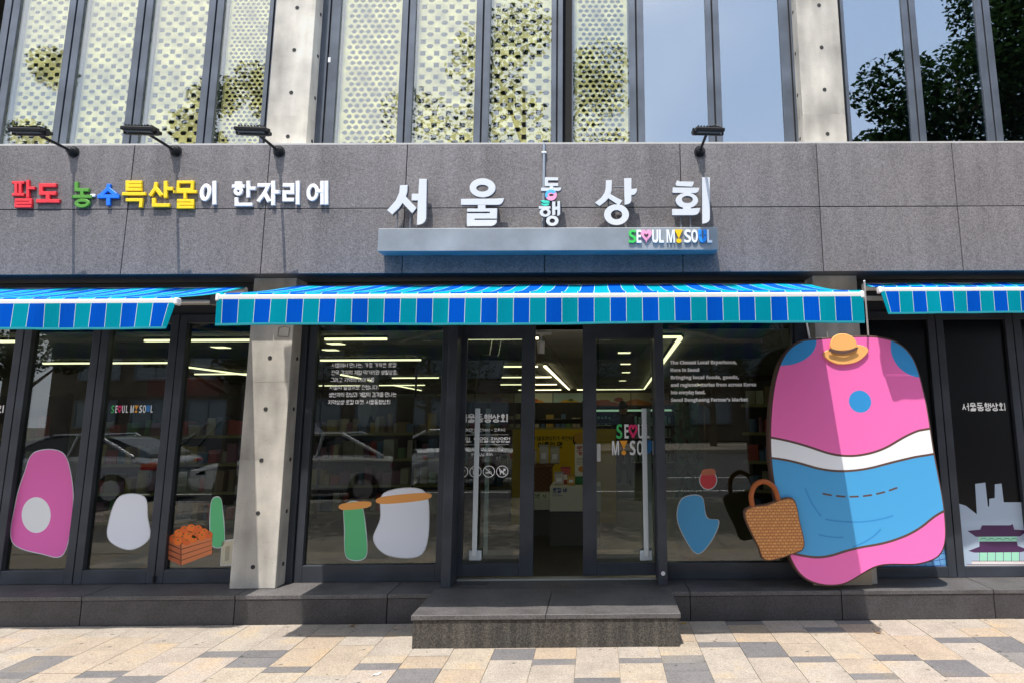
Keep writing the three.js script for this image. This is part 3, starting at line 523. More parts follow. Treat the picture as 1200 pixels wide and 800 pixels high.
  for (const [px, pa] of [[465.5, 252], [481, 252], [713, 235], [798, 252], [809, 252], [636, 262], [556, 265], [720, 264], [649, 264]]) { const [x, y] = P(px, pa, zl - 0.03); posts.push(tube([x, yt + 0.001, zl - 0.03], [x, Math.max(y + 0.02, yt + 0.03), zl - 0.03], 0.007, 8)); }
  for (const g of posts) mesh('letter_post', g, edge, sign);
  const [ax, ay] = P(724, 219.5, zl - 0.03); mesh('cross_pin', tube([ax - 0.04, ay, zl - 0.03], [ax + 0.08, ay, zl - 0.03], 0.006, 8), edge, sign);
  // small coloured logo on the bar
  const l0 = 736.5, l1 = 834.5, top = 269.8, bot = 285, z0 = zf + 0.001, px = (k) => PX(l0 + (l1 - l0) * k, 278, zf), yA = PY(785, bot, zf), yB = PY(785, top, zf), hh = yB - yA;
  const glyph = (ch, a, b, m, d) => { const g = flat(new TextGeometry(ch, { font, size: 1, depth: 1, curveSegments: 6, bevelEnabled: false })); g.computeBoundingBox(); const q = g.boundingBox; g.translate(-q.min.x, -q.min.y, 0).scale((px(b) - px(a)) / (q.max.x - q.min.x), hh / (q.max.y - q.min.y), 0.014).translate(px(a), yA, z0); g.computeVertexNormals(); mesh('logo_letter', metreUV(g), m, sign); };
  const wm = mat(C.white, 0.4), k = (v) => (v - 100) / 958;
  glyph('S', k(102), k(188), mat(C.green, 0.4)); glyph('E', k(192), k(246), wm);
  { const cx = (px(k(240)) + px(k(366))) / 2, w = px(k(366)) - px(k(240)); mesh('logo_heart', extrude(shapeOf(heartPts(cx, yA + hh / 2, w, hh * 1.02), [heartPts(cx, yA + hh / 2, w * 0.46, hh * 0.46)]), z0, 0.016, 0.002), pinkM, sign); }
  glyph('U', k(370), k(442), wm); glyph('L', k(450), k(502), wm); glyph('M', k(536), k(630), wm);
  const ym = mat(C.yellow, 0.4), t0 = px(k(628)), t1 = px(k(722)), tm = (t0 + t1) / 2;
  mesh('logo_mark', [extrude(shapeOf([[t0, yB], [t1, yB], [tm + 0.004, yA + hh * 0.38], [tm - 0.004, yA + hh * 0.38]]), z0, 0.015), extrude(shapeOf(ell(tm, yA + hh * 0.14, hh * 0.19, hh * 0.17)), z0, 0.015)], ym, sign);
  glyph('S', k(738), k(815), wm); glyph('O', k(820), k(892), wm);
  { const u0 = px(k(902)), u1 = px(k(994)), um = (u0 + u1) / 2, w = u1 - u0, bm = mat(C.blue, 0.4), o = [[u0, yB], [u0 + w * 0.38, yB], [u0 + w * 0.38, yA + hh * 0.42], ...ell(um, yA + hh * 0.42, w * 0.12, hh * 0.14, 16, Math.PI).slice(0, 9), [u1 - w * 0.38, yB], [u1, yB], [u1, yA + hh * 0.4]]; for (let i = 0; i <= 14; i++) { const a = -i / 14 * Math.PI; o.push([um + w / 2 * Math.cos(a), yA + hh * 0.4 + hh * 0.4 * Math.sin(a)]); }
    mesh('logo_letter', extrude(shapeOf(o), z0, 0.015), bm, sign); mesh('logo_eye', [extrude(shapeOf(ell(um - w * 0.3, yA + hh * 0.55, w * 0.08, hh * 0.05)), z0 + 0.016, 0.001), extrude(shapeOf(ell(um + w * 0.3, yA + hh * 0.55, w * 0.08, hh * 0.05)), z0 + 0.016, 0.001)], mat(srgb(20, 40, 80), 0.5), sign); }
  glyph('L', k(1000), k(1056), wm);
}
{ // slogan in raised letters
  const s = thing('raised_lettering', 'row of small red, green, blue, yellow and white raised letters on the granite fascia', 'lettering'), z0 = 0.0045, zf = 0.024;
  const M = { r: mat(srgb(225, 45, 58), 0.42), g: mat(srgb(84, 150, 52), 0.42), b: mat(srgb(18, 120, 235), 0.42), y: mat(srgb(250, 212, 28), 0.42), w: mat(srgb(236, 238, 244), 0.42) };
  const rows = [['팔', 11, 41, 210, 245, 'r'], ['도', 40, 70, 213, 240, 'r'], ['농', 82, 108, 211, 245, 'g'], ['수', 112, 140, 213, 242, 'b'], ['특', 141, 171, 210, 245, 'y'], ['산', 172, 203, 211, 244, 'y'], ['물', 201, 231, 210, 246, 'y'], ['이', 232, 257, 211, 241, 'w'], ['한', 269, 300, 211, 243, 'w'], ['자', 299, 329, 211, 242, 'w'], ['리', 329, 355, 211, 241, 'w'], ['에', 357, 385, 211, 241, 'w']];
  for (const [ch, l, r, t, b, c] of rows) {
    const st = hangul(ch), w = { 팔: 3.5, 특: 3.9, 물: 3.5, 농: 4.1, 산: 4.3, 한: 4.1, 에: 4.3 }[ch] ?? 4.6, list = [];
    const Q = ([x, y]) => P(l + w / 2 + x * (r - l - w), t + w / 2 + y * (b - t - w), zf), m = 1 / 133;
    st.forEach((k, i) => {
      const d = zf - z0 + i * 0.0007;
      if (k.c) { const [cx, cy] = Q(k.c), rx = k.rx * (r - l - w) * m, ry = k.ry * (b - t - w) * m, h = w * m / 2; list.push(extrude(shapeOf(ell(cx, cy, rx + h, ry + h), [ell(cx, cy, Math.max(0.008, rx - h), Math.max(0.008, ry - h))]), z0, d, 0.003)); } else {
        let pts = k.map(Q); const ext = (a, b2) => { const dx = a[0] - b2[0], dy = a[1] - b2[1], q = Math.hypot(dx, dy); return [a[0] + dx / q * w * m * 0.4, a[1] + dy / q * w * m * 0.4]; };
        const closed = pts.length === 5 && pts[0][0] === pts[4][0] && pts[0][1] === pts[4][1];
        if (closed) { const h = w * m / 2, X = pts.map((p) => p[0]), Y = pts.map((p) => p[1]), a = Math.min(...X), b2 = Math.max(...X), c2 = Math.min(...Y), d2 = Math.max(...Y); list.push(extrude(shapeOf([[a - h, c2 - h], [b2 + h, c2 - h], [b2 + h, d2 + h], [a - h, d2 + h]], b2 - a > 2.4 * h && d2 - c2 > 2.4 * h ? [[[a + h, c2 + h], [b2 - h, c2 + h], [b2 - h, d2 - h], [a + h, d2 - h]]] : []), z0, d, 0.003)); return; }
        pts = [ext(pts[0], pts[1]), ...pts.slice(1, -1), ext(pts[pts.length - 1], pts[pts.length - 2])];
        list.push(extrude(shapeOf(strokePts(pts, w * m)), z0, d, 0.003));
      }
    });
    mesh('letter', list, M[c], s);
  }
  const [a, y] = P(104.5, 229, zf); mesh('letter_link', rbx(a, a + 0.045, y - 0.014, y + 0.014, z0, zf - 0.002, 0.006, 2), M.w, s);
}
{ const [x] = P(637.5, 180, 0.02); const c = thing('conduit', 'thin grey pipe running down the granite fascia behind the small sign letters', 'pipe'); mesh('pipe', tube([x, PY(637, 266, 0.02) - 0.1, 0.016], [x, FT - 0.006, 0.016], 0.0125, 12), mat(rgb(0.3, 0.34, 0.4), 0.45, { metalness: 0.4 }), c); mesh('clip', rbx(x - 0.022, x + 0.022, FT - 0.10, FT - 0.08, 0.003, 0.03, 0.003, 1), whiteAlu, c); }

// ------------------------------------------------------------------ flood lights on arms
function floodlight(px, py, label, tilt) {
  const [x, y] = P(px, py, 0), f = thing('floodlight', label, 'floodlight', [x, y, 0], 'floodlights along the top of the fascia');
  const hy = 0.0, hz = 0.43;
  mesh('base_flange', [flat(new THREE.CylinderGeometry(0.052, 0.052, 0.012, 24).rotateX(Math.PI / 2).translate(0, 0, 0.007)), flat(new THREE.CylinderGeometry(0.03, 0.042, 0.05, 18).rotateX(Math.PI / 2).translate(0, 0, 0.038))], blackIron, f);
  for (let i = 0; i < 4; i++) { const a = i * Math.PI / 2 + 0.78; mesh('bolt', flat(new THREE.CylinderGeometry(0.007, 0.007, 0.012, 6).rotateX(Math.PI / 2).translate(Math.cos(a) * 0.04, Math.sin(a) * 0.04, 0.016)), blackIron, f); }
  mesh('arm', [tube([0, 0, 0.05], [0, hy, hz], 0.0125, 12), flat(new THREE.SphereGeometry(0.022, 12, 8).translate(0, 0, 0.055))], blackIron, f);
  const head = new THREE.Group(); head.name = 'lamp_head'; head.position.set(0, hy - 0.005, hz + 0.05); head.rotation.set(tilt, 0.12, 0); f.add(head);
  const fins = [rbx(-0.125, 0.125, -0.018, 0.014, -0.085, 0.085, 0.008, 2)]; for (let i = 0; i < 9; i++) fins.push(bx(-0.1 + i * 0.025, -0.094 + i * 0.025, 0.012, 0.034, -0.07, 0.06));
  mesh('housing', [...fins, tube([-0.05, 0.03, -0.06], [0.06, 0.045, 0.02], 0.006, 6), tube([0.06, 0.045, 0.02], [0.1, 0.02, 0.06], 0.006, 6)], blackIron, head);
  mesh('lens', rbx(-0.105, 0.105, -0.026, -0.017, -0.068, 0.068, 0.003, 1), mat(rgb(0.16, 0.16, 0.15), 0.2), head);
  mesh('bracket', [bx(-0.132, -0.126, -0.03, 0.02, -0.02, 0.02), bx(0.126, 0.132, -0.03, 0.02, -0.02, 0.02), bx(-0.132, 0.132, -0.036, -0.03, -0.02, 0.02)], blackIron, head);
}
floodlight(86, 178.5, 'black floodlight on a slanted arm, leftmost of the row', 0.18); floodlight(206, 177.5, 'black floodlight on a slanted arm, second from the left', 0.12);
floodlight(327, 178, 'black floodlight on a slanted arm just left of the first column', 0.12); floodlight(820, 178, 'black floodlight on an upright arm above the right end of the shop sign', 0.2);

// ------------------------------------------------------------------ prints and stickers on the glass
const zPane = ZF - 0.0435, zDoorPane = ZF - 0.03 - 0.0215;
function decal(name, label, category, c, [l, t, r, b], z, group) {
  const [x0, y1] = P(l, t, z), [x1, y0] = P(r, b, z), m = mesh(name, new THREE.PlaneGeometry(x1 - x0, y1 - y0), mat(0xffffff, 0.6, { map: tex(c), transparent: true }));
  m.position.set((x0 + x1) / 2, (y0 + y1) / 2, z + 0.0015); m.castShadow = false;
  return tag(m, label, category, group);
}
const INK = '#ffffff';
{
  const [c, g] = canvas(1200, 760), L = ['서울에서 만나는, 가장 가까운 로컬', '전국 각지의 제철 먹거리와 생활상품,', '그리고 지역의 이야기를', '서울의 일상으로 전합니다.', '생산자의 정성과 계절의 감각을 만나는', '지역상생 로컬 마켓, 서울동행상회'];
  const X = [40, 38, 32, 26, 20, 14]; L.forEach((s, i) => write(g, s, X[i], 68 + i * 124, 76, INK, 0.15, [0.92, 0.89, 0.92, 0.92, 0.86, 0.9][i]));
  decal('window_lettering', 'six short white lines of lettering on the big window left of the door', 'lettering', c, [386, 423, 466, 475.5], zPane);
}
{
  const [c, g] = canvas(1200, 760), L = ['The Closest Local Experience,', 'Here in Seoul', 'Bringing local foods, goods,', 'and regional stories from across Korea', 'into everyday Seoul.', "Seoul Donghaeng Farmer's Market"], Wd = [858, 340, 818, 1140, 370, 1040];
  g.fillStyle = INK; g.textBaseline = 'middle'; L.forEach((s, i) => { g.save(); g.font = 'bold 74px sans-serif'; const k = [885, 385, 905, 1130, 455, 1010][i] / g.measureText(s).width; g.translate(8, 66 + i * 124); g.scale(Math.min(k, 0.98), 0.98); g.fillText(s, 0, 0); g.strokeStyle = INK; g.lineWidth = 8; g.strokeText(s, 0, 0); g.restore(); });
  decal('window_lettering', 'six lines of white lettering on the window right of the door', 'lettering', c, [784.5, 420, 893, 473], zPane);
}
{
  const [c, g] = canvas(1024, 1500);
  write(g, '서울동행상회', 0, 100, 172, INK, 0.15, 0.95);
  write(g, '운영시간 : 오전10시 ~ 오후7시', 30, 345, 70, INK, 0.12, 0.9);
  g.fillStyle = INK; g.fillRect(0, 440, 990, 7);
  write(g, '휴일, 일요일 정상영업', 40, 545, 112, INK, 0.14, 0.86);
  g.fillRect(0, 640, 990, 7);
  write(g, '(매주 추석연휴, 설날, 설날 다음날,', 20, 735, 66, INK, 0.12, 0.84); write(g, '추석, 설날 휴무)', 250, 845, 66, INK, 0.12, 0.88);
  for (let i = 0; i < 4; i++) {
    const x = 90 + i * 262, y = 1190; g.lineWidth = 15; g.strokeStyle = INK; g.beginPath(); g.arc(x, y, 112, 0, 7); g.stroke(); g.fillStyle = INK; g.lineCap = 'round';
    if (i === 0) { for (const r of [26, 50, 74]) { g.beginPath(); g.arc(x, y + 40, r, -2.3, -0.84); g.stroke(); } g.beginPath(); g.arc(x, y + 42, 10, 0, 7); g.fill(); }
    if (i === 1) { g.fillRect(x - 50, y - 20, 34, 80); g.fillRect(x - 8, y - 50, 60, 30); g.fillRect(x + 4, y - 10, 40, 72); }
    if (i === 2) { g.fillRect(x - 66, y + 14, 100, 22); g.fillRect(x + 42, y + 14, 14, 22); g.lineWidth = 10; g.beginPath(); g.arc(x + 26, y - 24, 24, 0.6, 4.4); g.stroke(); }
    if (i === 3) { g.fillRect(x - 44, y - 14, 78, 44); g.fillRect(x - 44, y + 20, 20, 46); g.fillRect(x + 14, y + 20, 20, 46); g.fillRect(x + 20, y - 58, 46, 44); g.fillRect(x - 60, y - 46, 18, 46); }
    if (i) { g.lineWidth = 13; g.beginPath(); g.moveTo(x - 78, y - 78); g.lineTo(x + 78, y + 78); g.stroke(); }
  }
  decal('door_lettering', 'white shop name, opening hours and four round symbols on the left sliding door', 'lettering', c, [538, 484, 597, 570], zDoorPane);
}
function logo(g, x, y, h, two, sc = 1) {                // flat logo in coloured capitals
  const cap = (s, x0, w, y0, col) => { g.save(); g.fillStyle = col; g.font = 'bold 100px sans-serif'; g.textBaseline = 'alphabetic'; g.translate(x0, y0 + h); g.scale(w / g.measureText(s).width, h / 72); g.fillText(s, 0, 0); g.restore(); };
  const u = h * 0.5, G2 = '#45c46a', PK = '#e0256f', YL = '#f3a42a', BL = '#2479bf', WH = '#e8ebee';
  const heart = (cx, cy, w, hh) => { g.strokeStyle = PK; g.lineWidth = h * 0.16; g.lineJoin = 'round'; g.beginPath(); heartPts(0, 0, w, hh).forEach((p, i) => g[i ? 'lineTo' : 'moveTo'](cx + p[0], cy - p[1])); g.closePath(); g.stroke(); };
  cap('S', x, u, y, G2); cap('E', x + u * 1.08, u * 0.8, y, WH); heart(x + u * 2.42, y + h * 0.5, u * 1.0, h * 0.82); cap('U', x + u * 3.0, u * 0.95, y, WH); cap('L', x + u * 4.05, u * 0.75, y, WH);
  const x2 = two ? x - u * 0.65 : x + u * 5.3, y2 = two ? y + h * 1.16 : y;
  cap('M', x2, u * 1.2, y2, WH);
  g.fillStyle = YL; g.beginPath(); g.moveTo(x2 + u * 1.2, y2); g.lineTo(x2 + u * 2.3, y2); g.lineTo(x2 + u * 1.75, y2 + h * 0.62); g.fill(); g.beginPath(); g.arc(x2 + u * 1.75, y2 + h * 0.84, h * 0.16, 0, 7); g.fill();
  cap('S', x2 + u * 2.5, u * 0.95, y2, WH); cap('O', x2 + u * 3.5, u * 1.0, y2, WH); cap('L', x2 + u * 5.65, u * 0.75, y2, WH);
  g.strokeStyle = BL; g.lineWidth = h * 0.27; g.lineCap = 'butt'; g.beginPath(); g.moveTo(x2 + u * 4.78, y2); g.lineTo(x2 + u * 4.78, y2 + h * 0.62); g.arc(x2 + u * 5.08, y2 + h * 0.6, u * 0.3, Math.PI, 0, true); g.lineTo(x2 + u * 5.38, y2); g.stroke();
}
{ const [c, g] = canvas(1024, 700); logo(g, 130, 12, 310, true); decal('logo_sticker', 'two-line coloured logo sticker on the right sliding door', 'sticker', c, [714.5, 496, 770.5, 533.5], zDoorPane); }
{ const [c, g] = canvas(1200, 190); logo(g, 4, 12, 160, false); decal('logo_sticker', 'small one-line coloured logo sticker on the left folding windows', 'sticker', c, [130, 474, 192, 484], zPane); }
for (const [r, l] of [[[1127, 470, 1181, 482.5], 'white shop name lettering on the black pane beside the skyline print'], [[-50, 473, 5, 485], 'white shop name lettering cut by the left edge of the photo']]) { const [c, g] = canvas(1024, 236); write(g, '서울동행상회', 4, 118, 175, INK, 0.14, 0.95); decal('window_lettering', l, 'lettering', c, r, zPane + 0.0022); }

function blob(pts, n = 6) { return new THREE.CatmullRomCurve3(pts.map((p) => V(p[0], p[1], 0)), true, 'catmullrom', 0.5).getPoints(pts.length * n).slice(0, -1).map((p) => [p.x, p.y]); }
function sticker(label, layers, z = zPane, group) {     // plain coloured stickers: [points, colour] in picture points, bottom layer first
  const s = thing('window_sticker', label, 'sticker', [0, 0, 0], group);
  { const [pts, , sharp] = layers[0], o = (sharp ? pts : blob(pts)), mx = o.reduce((a, p) => a + p[0], 0) / o.length, my = o.reduce((a, p) => a + p[1], 0) / o.length; mesh('film_edge', extrude(shapeOf(o.map((p) => { const d = Math.hypot(p[0] - mx, p[1] - my) || 1; return P(p[0] + (p[0] - mx) / d * 1.1, p[1] + (p[1] - my) / d * 1.1, z); })), z + 0.0004, 0.0004), mat(srgb(206, 210, 216), 0.5), s); }
  layers.forEach(([pts, col, sharp], i) => mesh('film', extrude(shapeOf((sharp ? pts : blob(pts)).map((p) => P(p[0], p[1], z))), z + 0.001 + i * 0.0009, 0.0008), mat(srgb(...col), 0.6), s));
}
const PINK = [233, 105, 185], OFFW = [232, 236, 246], GRN = [95, 195, 130], SKYB = [85, 175, 230];
sticker('tall plain pink sticker with a white oval on the left folding window', [[[[40, 530], [72, 530], [83, 560], [84, 600], [74, 648], [48, 648], [14, 634], [18, 590], [28, 555]], PINK], [ell(42, 603, 17, 21, 14), [235, 238, 242]]]);
sticker('small plain white sticker on the second folding window, above the frame', [[[[140, 582], [168, 582], [172, 606], [174, 630], [152, 643], [128, 632], [128, 610]], OFFW]]);
sticker('slim plain green sticker beside the crate sticker', [[[[248, 586], [258, 584], [261, 605], [262, 637], [248, 638], [246, 612]], GRN]]);
sticker('plain green sticker under a straw coloured band on the big window', [[[[404, 592], [422, 590], [428, 620], [428, 652], [406, 652], [404, 620]], GRN], [[[400, 590], [432, 587], [431, 594], [401, 597]], [238, 165, 85]]]);
sticker('large plain white sticker beside the green one on the big window', [[[[450, 578], [494, 574], [502, 605], [494, 648], [456, 650], [438, 632], [446, 608]], OFFW], [[[446, 582], [500, 577], [499, 585], [447, 590]], [240, 165, 85]]]);
sticker('plain light blue sticker on the window right of the door', [[[[800, 584], [822, 582], [828, 606], [842, 610], [834, 632], [818, 648], [804, 632], [794, 606]], SKYB]]);
sticker('small round plain red sticker above the light blue sticker', [[ell(830, 562, 9.5, 10.5, 14), [214, 68, 74]], [[[824, 550], [836, 549], [838, 555], [823, 556]], [200, 120, 90]]]);
{ // crate of oranges, printed
  const s = thing('window_sticker', 'sticker of a wooden crate heaped with oranges on the third folding window', 'sticker'), z = zPane;
  const pl = (pts, col, i) => mesh('film', extrude(shapeOf(pts.map((p) => P(p[0], p[1], z))), z + 0.001 + i * 0.0008, 0.0007), mat(srgb(...col), 0.6), s);
  pl([[196.5, 630], [210, 618], [232, 615.5], [249, 626.5], [247.5, 648], [212, 662], [196, 652]], [105, 55, 30], 0);
  for (let i = 0; i < 4; i++) { const y = i * 6.5; pl([[197, 631.2 + y], [211.2, 637 + y], [211.2, 642.4 + y], [197, 635.6 + y]], [196, 104, 62], 1); pl([[212.4, 637 + y], [248.4, 627.6 + y * 0.82], [248.2, 632.4 + y * 0.82], [212.4, 642.6 + y]], [222, 128, 78], 1); }
  let k = 0; for (const [x, y] of [[203, 630], [209, 624], [216, 620], [224, 618], [232, 619], [239, 623], [244, 626], [236, 628], [228, 626], [220, 627], [213, 630], [208, 634], [218, 634], [226, 631]]) { pl(ell(x, y, 5, 4.4, 14), [k % 2 ? 244 : 232, k % 2 ? 120 : 104, 36], 2 + (k++ % 5) * 0.6); pl(ell(x + 0.6, y - 1.8, 1.1, 0.7, 8), [50, 120, 50], 5.4); }
  sticker('cream coloured utility box print beside the column foot', [[[[260, 634], [273, 632], [272, 661], [258, 662]], [205, 198, 170], true], [[[264, 640], [269, 639], [268, 656], [263, 657]], [170, 164, 138], true]]);
}
{ // printed film on the black panes
  const [w1, a, b] = filmC[0], top = yF1 - 0.08, y0 = yF0 + 0.09;
  filmC.forEach(([win, xa, xb], i) => {
    const [c, g] = canvas(720, 2048), Sx = 720 / (xb - xa), Sy = 2048 / (top - y0), q = (x, y) => { const [u, v] = P(x, y, zPane); return [(u - xa) * Sx, (top - v) * Sy]; };
    g.fillStyle = '#08090c'; g.fillRect(0, 0, 720, 2048);
    const poly = (pts, col) => { g.fillStyle = col; g.beginPath(); pts.forEach((p, k) => g[k ? 'lineTo' : 'moveTo'](...q(...p))); g.closePath(); g.fill(); }, line = (pts, col, w) => { g.strokeStyle = col; g.lineWidth = w; g.lineJoin = 'round'; g.beginPath(); pts.forEach((p, k) => g[k ? 'lineTo' : 'moveTo'](...q(...p))); g.stroke(); };
    const hill = '#a9b9cd';
    if (i === 0) {
      poly([[1020, 700], [1020, 600], [1075, 568], [1092, 574], [1112, 592], [1130, 605], [1130, 700]], hill);
      poly([[1078, 540], [1085, 540], [1087, 566], [1077, 566]], '#8b8fa4'); poly([[1075.5, 524], [1086, 524], [1087, 532], [1084, 539], [1078, 539], [1074.5, 532]], '#3f4564'); line([[1076, 530.5], [1086.5, 530.5]], '#9fb4d0', 8); poly([[1078.5, 518], [1082, 518], [1084, 525], [1077, 525]], '#c9474d'); poly([[1080, 510], [1081, 510], [1081.4, 519], [1079.4, 519]], '#d6dbe4'); poly([[1079, 566], [1089, 566], [1090, 574], [1080, 572]], '#5fc28a');
      poly([[1025, 652], [1070, 656], [1118, 640], [1130, 640], [1130, 700], [1025, 700]], '#6aa9e0');
      for (let k = 0; k < 12; k++) line([[1028 + k * 9, 650], [1032 + k * 9, 668]], '#3d4fa0', 5); for (let k = 0; k < 4; k++) line([[1025, 654 + k * 4.4], [1070, 658 + k * 3.6], [1120, 644 + k * 8]], '#3d4fa0', 5);
    } else if (i === 1) {
      poly([[1118, 700], [1118, 588], [1132, 592], [1145, 602], [1143, 566.5], [1155, 565], [1158, 593], [1159.5, 593], [1159.5, 584], [1166, 583], [1166, 567], [1174, 566], [1176.5, 588], [1230, 588], [1230, 700]], hill);
      const roof = '#4b2a55', wallc = '#9fdcc0';
      poly([[1147, 627], [1192, 627], [1192, 634], [1147, 634]], wallc); poly([[1134, 621.5], [1149, 620], [1151, 615], [1184, 615], [1187, 613.5], [1189, 620], [1205, 621], [1196, 628], [1144, 628.5]], roof); for (let k = 0; k < 5; k++) line([[1149 + k * 9, 632.5], [1151 + k * 9, 630.5], [1155 + k * 9, 630.5], [1157 + k * 9, 632.5]], '#2f7a6a', 4);
      poly([[1147, 645], [1195, 645], [1195, 657], [1147, 657]], wallc); for (let k = 0; k < 6; k++) line([[1148 + k * 9.4, 645], [1148 + k * 9.4, 657]], '#57407a', 6);
      poly([[1135, 645], [1148, 640], [1148, 634], [1192, 634], [1193, 639], [1206, 644], [1197, 646.5], [1142, 647]], roof);
      poly([[1139, 657], [1210, 657], [1210, 660.5], [1139, 660.5]], '#e6dfdb'); poly([[1133, 661.5], [1215, 661.5], [1215, 666], [1133, 666]], '#d8cfcc'); line([[1133, 661], [1215, 661]], '#6a4650', 4); line([[1139, 657], [1210, 657]], '#6a4650', 4); line([[1133, 666], [1215, 666]], '#6a4650', 4);
    } else poly([[1200, 700], [1200, 590], [1330, 590], [1330, 700]], hill);
    const m = mesh('printed_film', new THREE.BoxGeometry(xb - xa, top - y0, 0.002), mat(0xffffff, 0.22, { map: tex(c) }), win);
    m.position.set((xa + xb) / 2, (top + y0) / 2, zPane + 0.0012); m.userData.label = ['black film with a tower on a pale hill and blue net lines', 'black film with a pale skyline and a two-roofed gate', 'black film with a pale skyline'][i];
  });
}

// ------------------------------------------------------------------ cut-out display board in front of the second column
{
  const zf = 0.0, T = 0.11, b = thing('display_board', 'large rounded cut-out board in pink, white and sky blue in front of the column', 'display board', [0, 0, 0]);
  const out = blob([[960, 396], [1030, 394], [1066, 412], [1084, 460], [1096, 530], [1108, 600], [1106, 645], [1080, 661], [1030, 664], [985, 686], [944, 679], [922, 645], [910, 590], [902, 530], [904, 470], [914, 425], [932, 402]], 8), Q = (p) => P(p[0], p[1], zf);
  const shell = out.map(Q), brown = mat(srgb(92, 66, 58), 0.6);
  const cx = shell.reduce((s, p) => s + p[0], 0) / shell.length, cy = shell.reduce((s, p) => s + p[1], 0) / shell.length;
  mesh('board_edge', extrude(shapeOf(shell), zf - T, T - 0.004, 0.004), brown, b);
  const inset = (k) => shell.map((p) => { const d = Math.hypot(p[0] - cx, p[1] - cy); return [cx + (p[0] - cx) * (1 - k / d), cy + (p[1] - cy) * (1 - k / d)]; });
  const pts = inset(0.016), X = pts.map((p) => p[0]), Y = pts.map((p) => p[1]), x0 = Math.min(...X), x1 = Math.max(...X), y0 = Math.min(...Y), y1 = Math.max(...Y);
  const [c, g] = canvas(1000, 1600), sx = 1000 / (x1 - x0), sy = 1600 / (y1 - y0), q = (px, py) => { const [u, v] = P(px, py, zf); return [(u - x0) * sx, (y1 - v) * sy]; };
  const wave = (list, col, lw = 20) => { g.fillStyle = col; g.beginPath(); g.moveTo(-20, 1700); const w = list.map((p) => q(...p)); g.lineTo(-20, w[0][1]); for (let i = 0; i < w.length - 1; i++) g.quadraticCurveTo(w[i][0], w[i][1], (w[i][0] + w[i + 1][0]) / 2, (w[i][1] + w[i + 1][1]) / 2); g.lineTo(1020, w[w.length - 1][1]); g.lineTo(1020, 1700); g.closePath(); g.fill(); g.strokeStyle = '#5c423a'; g.lineWidth = lw; g.stroke(); };
  g.fillStyle = '#f070b8'; g.fillRect(0, 0, 1000, 1600);
  wave([[905, 512], [940, 520], [985, 536], [1030, 530], [1065, 508], [1090, 500]], '#eceff4', 14);
  wave([[905, 536], [930, 540], [970, 552], [1010, 551], [1050, 540], [1095, 530]], '#489fd6', 14);
  // stitched arc and fold strokes on the blue field
  const arc = (l, col, w, dash = []) => { g.strokeStyle = col; g.lineWidth = w; g.setLineDash(dash); g.lineCap = 'round'; g.beginPath(); const p = l.map((a) => q(...a)); g.moveTo(...p[0]); g.quadraticCurveTo(...p[1], ...p[2]); g.stroke(); g.setLineDash([]); };
  arc([[968, 608], [1010, 616], [1046, 604]], '#2f86c4', 9); arc([[960, 626], [975, 630], [988, 629]], '#2f86c4', 8); arc([[1000, 640], [1020, 634], [1032, 620]], '#2f86c4', 9); arc([[944, 572], [950, 590], [962, 604]], '#2f86c4', 8); arc([[965, 578], [1010, 588], [1054, 570]], '#5c423a', 11, [46, 34]);
  const disc = (x, y, rx, ry, col, lw = 0) => { const [u, v] = q(x, y), [u2] = q(x + rx, y), [, v2] = q(x, y + ry); g.beginPath(); g.ellipse(u, v, u2 - u, v2 - v, 0, 0, 7); g.fillStyle = col; g.fill(); if (lw) { g.strokeStyle = '#5c423a'; g.lineWidth = lw; g.stroke(); } };
  disc(1008, 470, 13, 13, '#3391d2'); disc(915, 398, 42, 30, '#3391d2'); disc(1078, 408, 34, 34, '#3391d2');
  wave([[900, 640], [935, 650], [965, 654], [1000, 642], [1040, 636], [1075, 622], [1100, 600], [1130, 590]], '#f070b8', 14);
  const face = new THREE.ShapeGeometry(shapeOf(pts)), uv = face.attributes.uv, ps = face.attributes.position; for (let i = 0; i < ps.count; i++) uv.setXY(i, (ps.getX(i) - x0) / (x1 - x0), (ps.getY(i) - y0) / (y1 - y0));
  mesh('printed_face', face.translate(0, 0, zf + 0.003), mat(0xffffff, 0.38, { map: tex(c) }), b).userData.label = 'plain printed face with pink, white and blue fields';
  mesh('stand', [bx(PX(975, 680, zf) - 0.1, PX(975, 680, zf) + 0.4, LEDGE + 0.001, LEDGE + 0.6, ZC + 0.004, ZC + 0.03)], mat(rgb(0.4, 0.33, 0.24), 0.8), b);
  // straw hat at the top of the board
  const hz = zf + 0.02, straw = mat(srgb(240, 178, 104), 0.7), hat = (pts2, z, m, d = 0.02, bev = 0.004) => mesh('straw_hat', extrude(shapeOf(blob(pts2).map((p) => P(p[0], p[1], hz))), z, d, bev), m, b);
  hat([[965, 414], [985, 405], [1008, 404], [1018, 411], [1004, 424], [980, 426]], zf + 0.006, straw, 0.016); hat([[973, 408], [976, 395], [988, 391], [1000, 396], [1003, 407], [988, 411]], zf + 0.023, straw, 0.016); hat([[972, 408.5], [988, 411.5], [1003, 407], [1003, 410], [988, 415], [972, 412]], zf + 0.040, brown, 0.004, 0.001);
  for (const [x, y, x2, y2] of [[953, 379, 952, 412], [1014.5, 349, 1019, 404]]) { const A1 = P(x, y, 0.9 * 0 + 0.2), B1 = P(x2, y2, 0.006 - T / 2); mesh('rope', tube([A1[0], A1[1] + 0.15, x < 1000 ? -0.02 : 0.2], [B1[0], B1[1], zf - T / 2], 0.008, 8), white, b); }
}
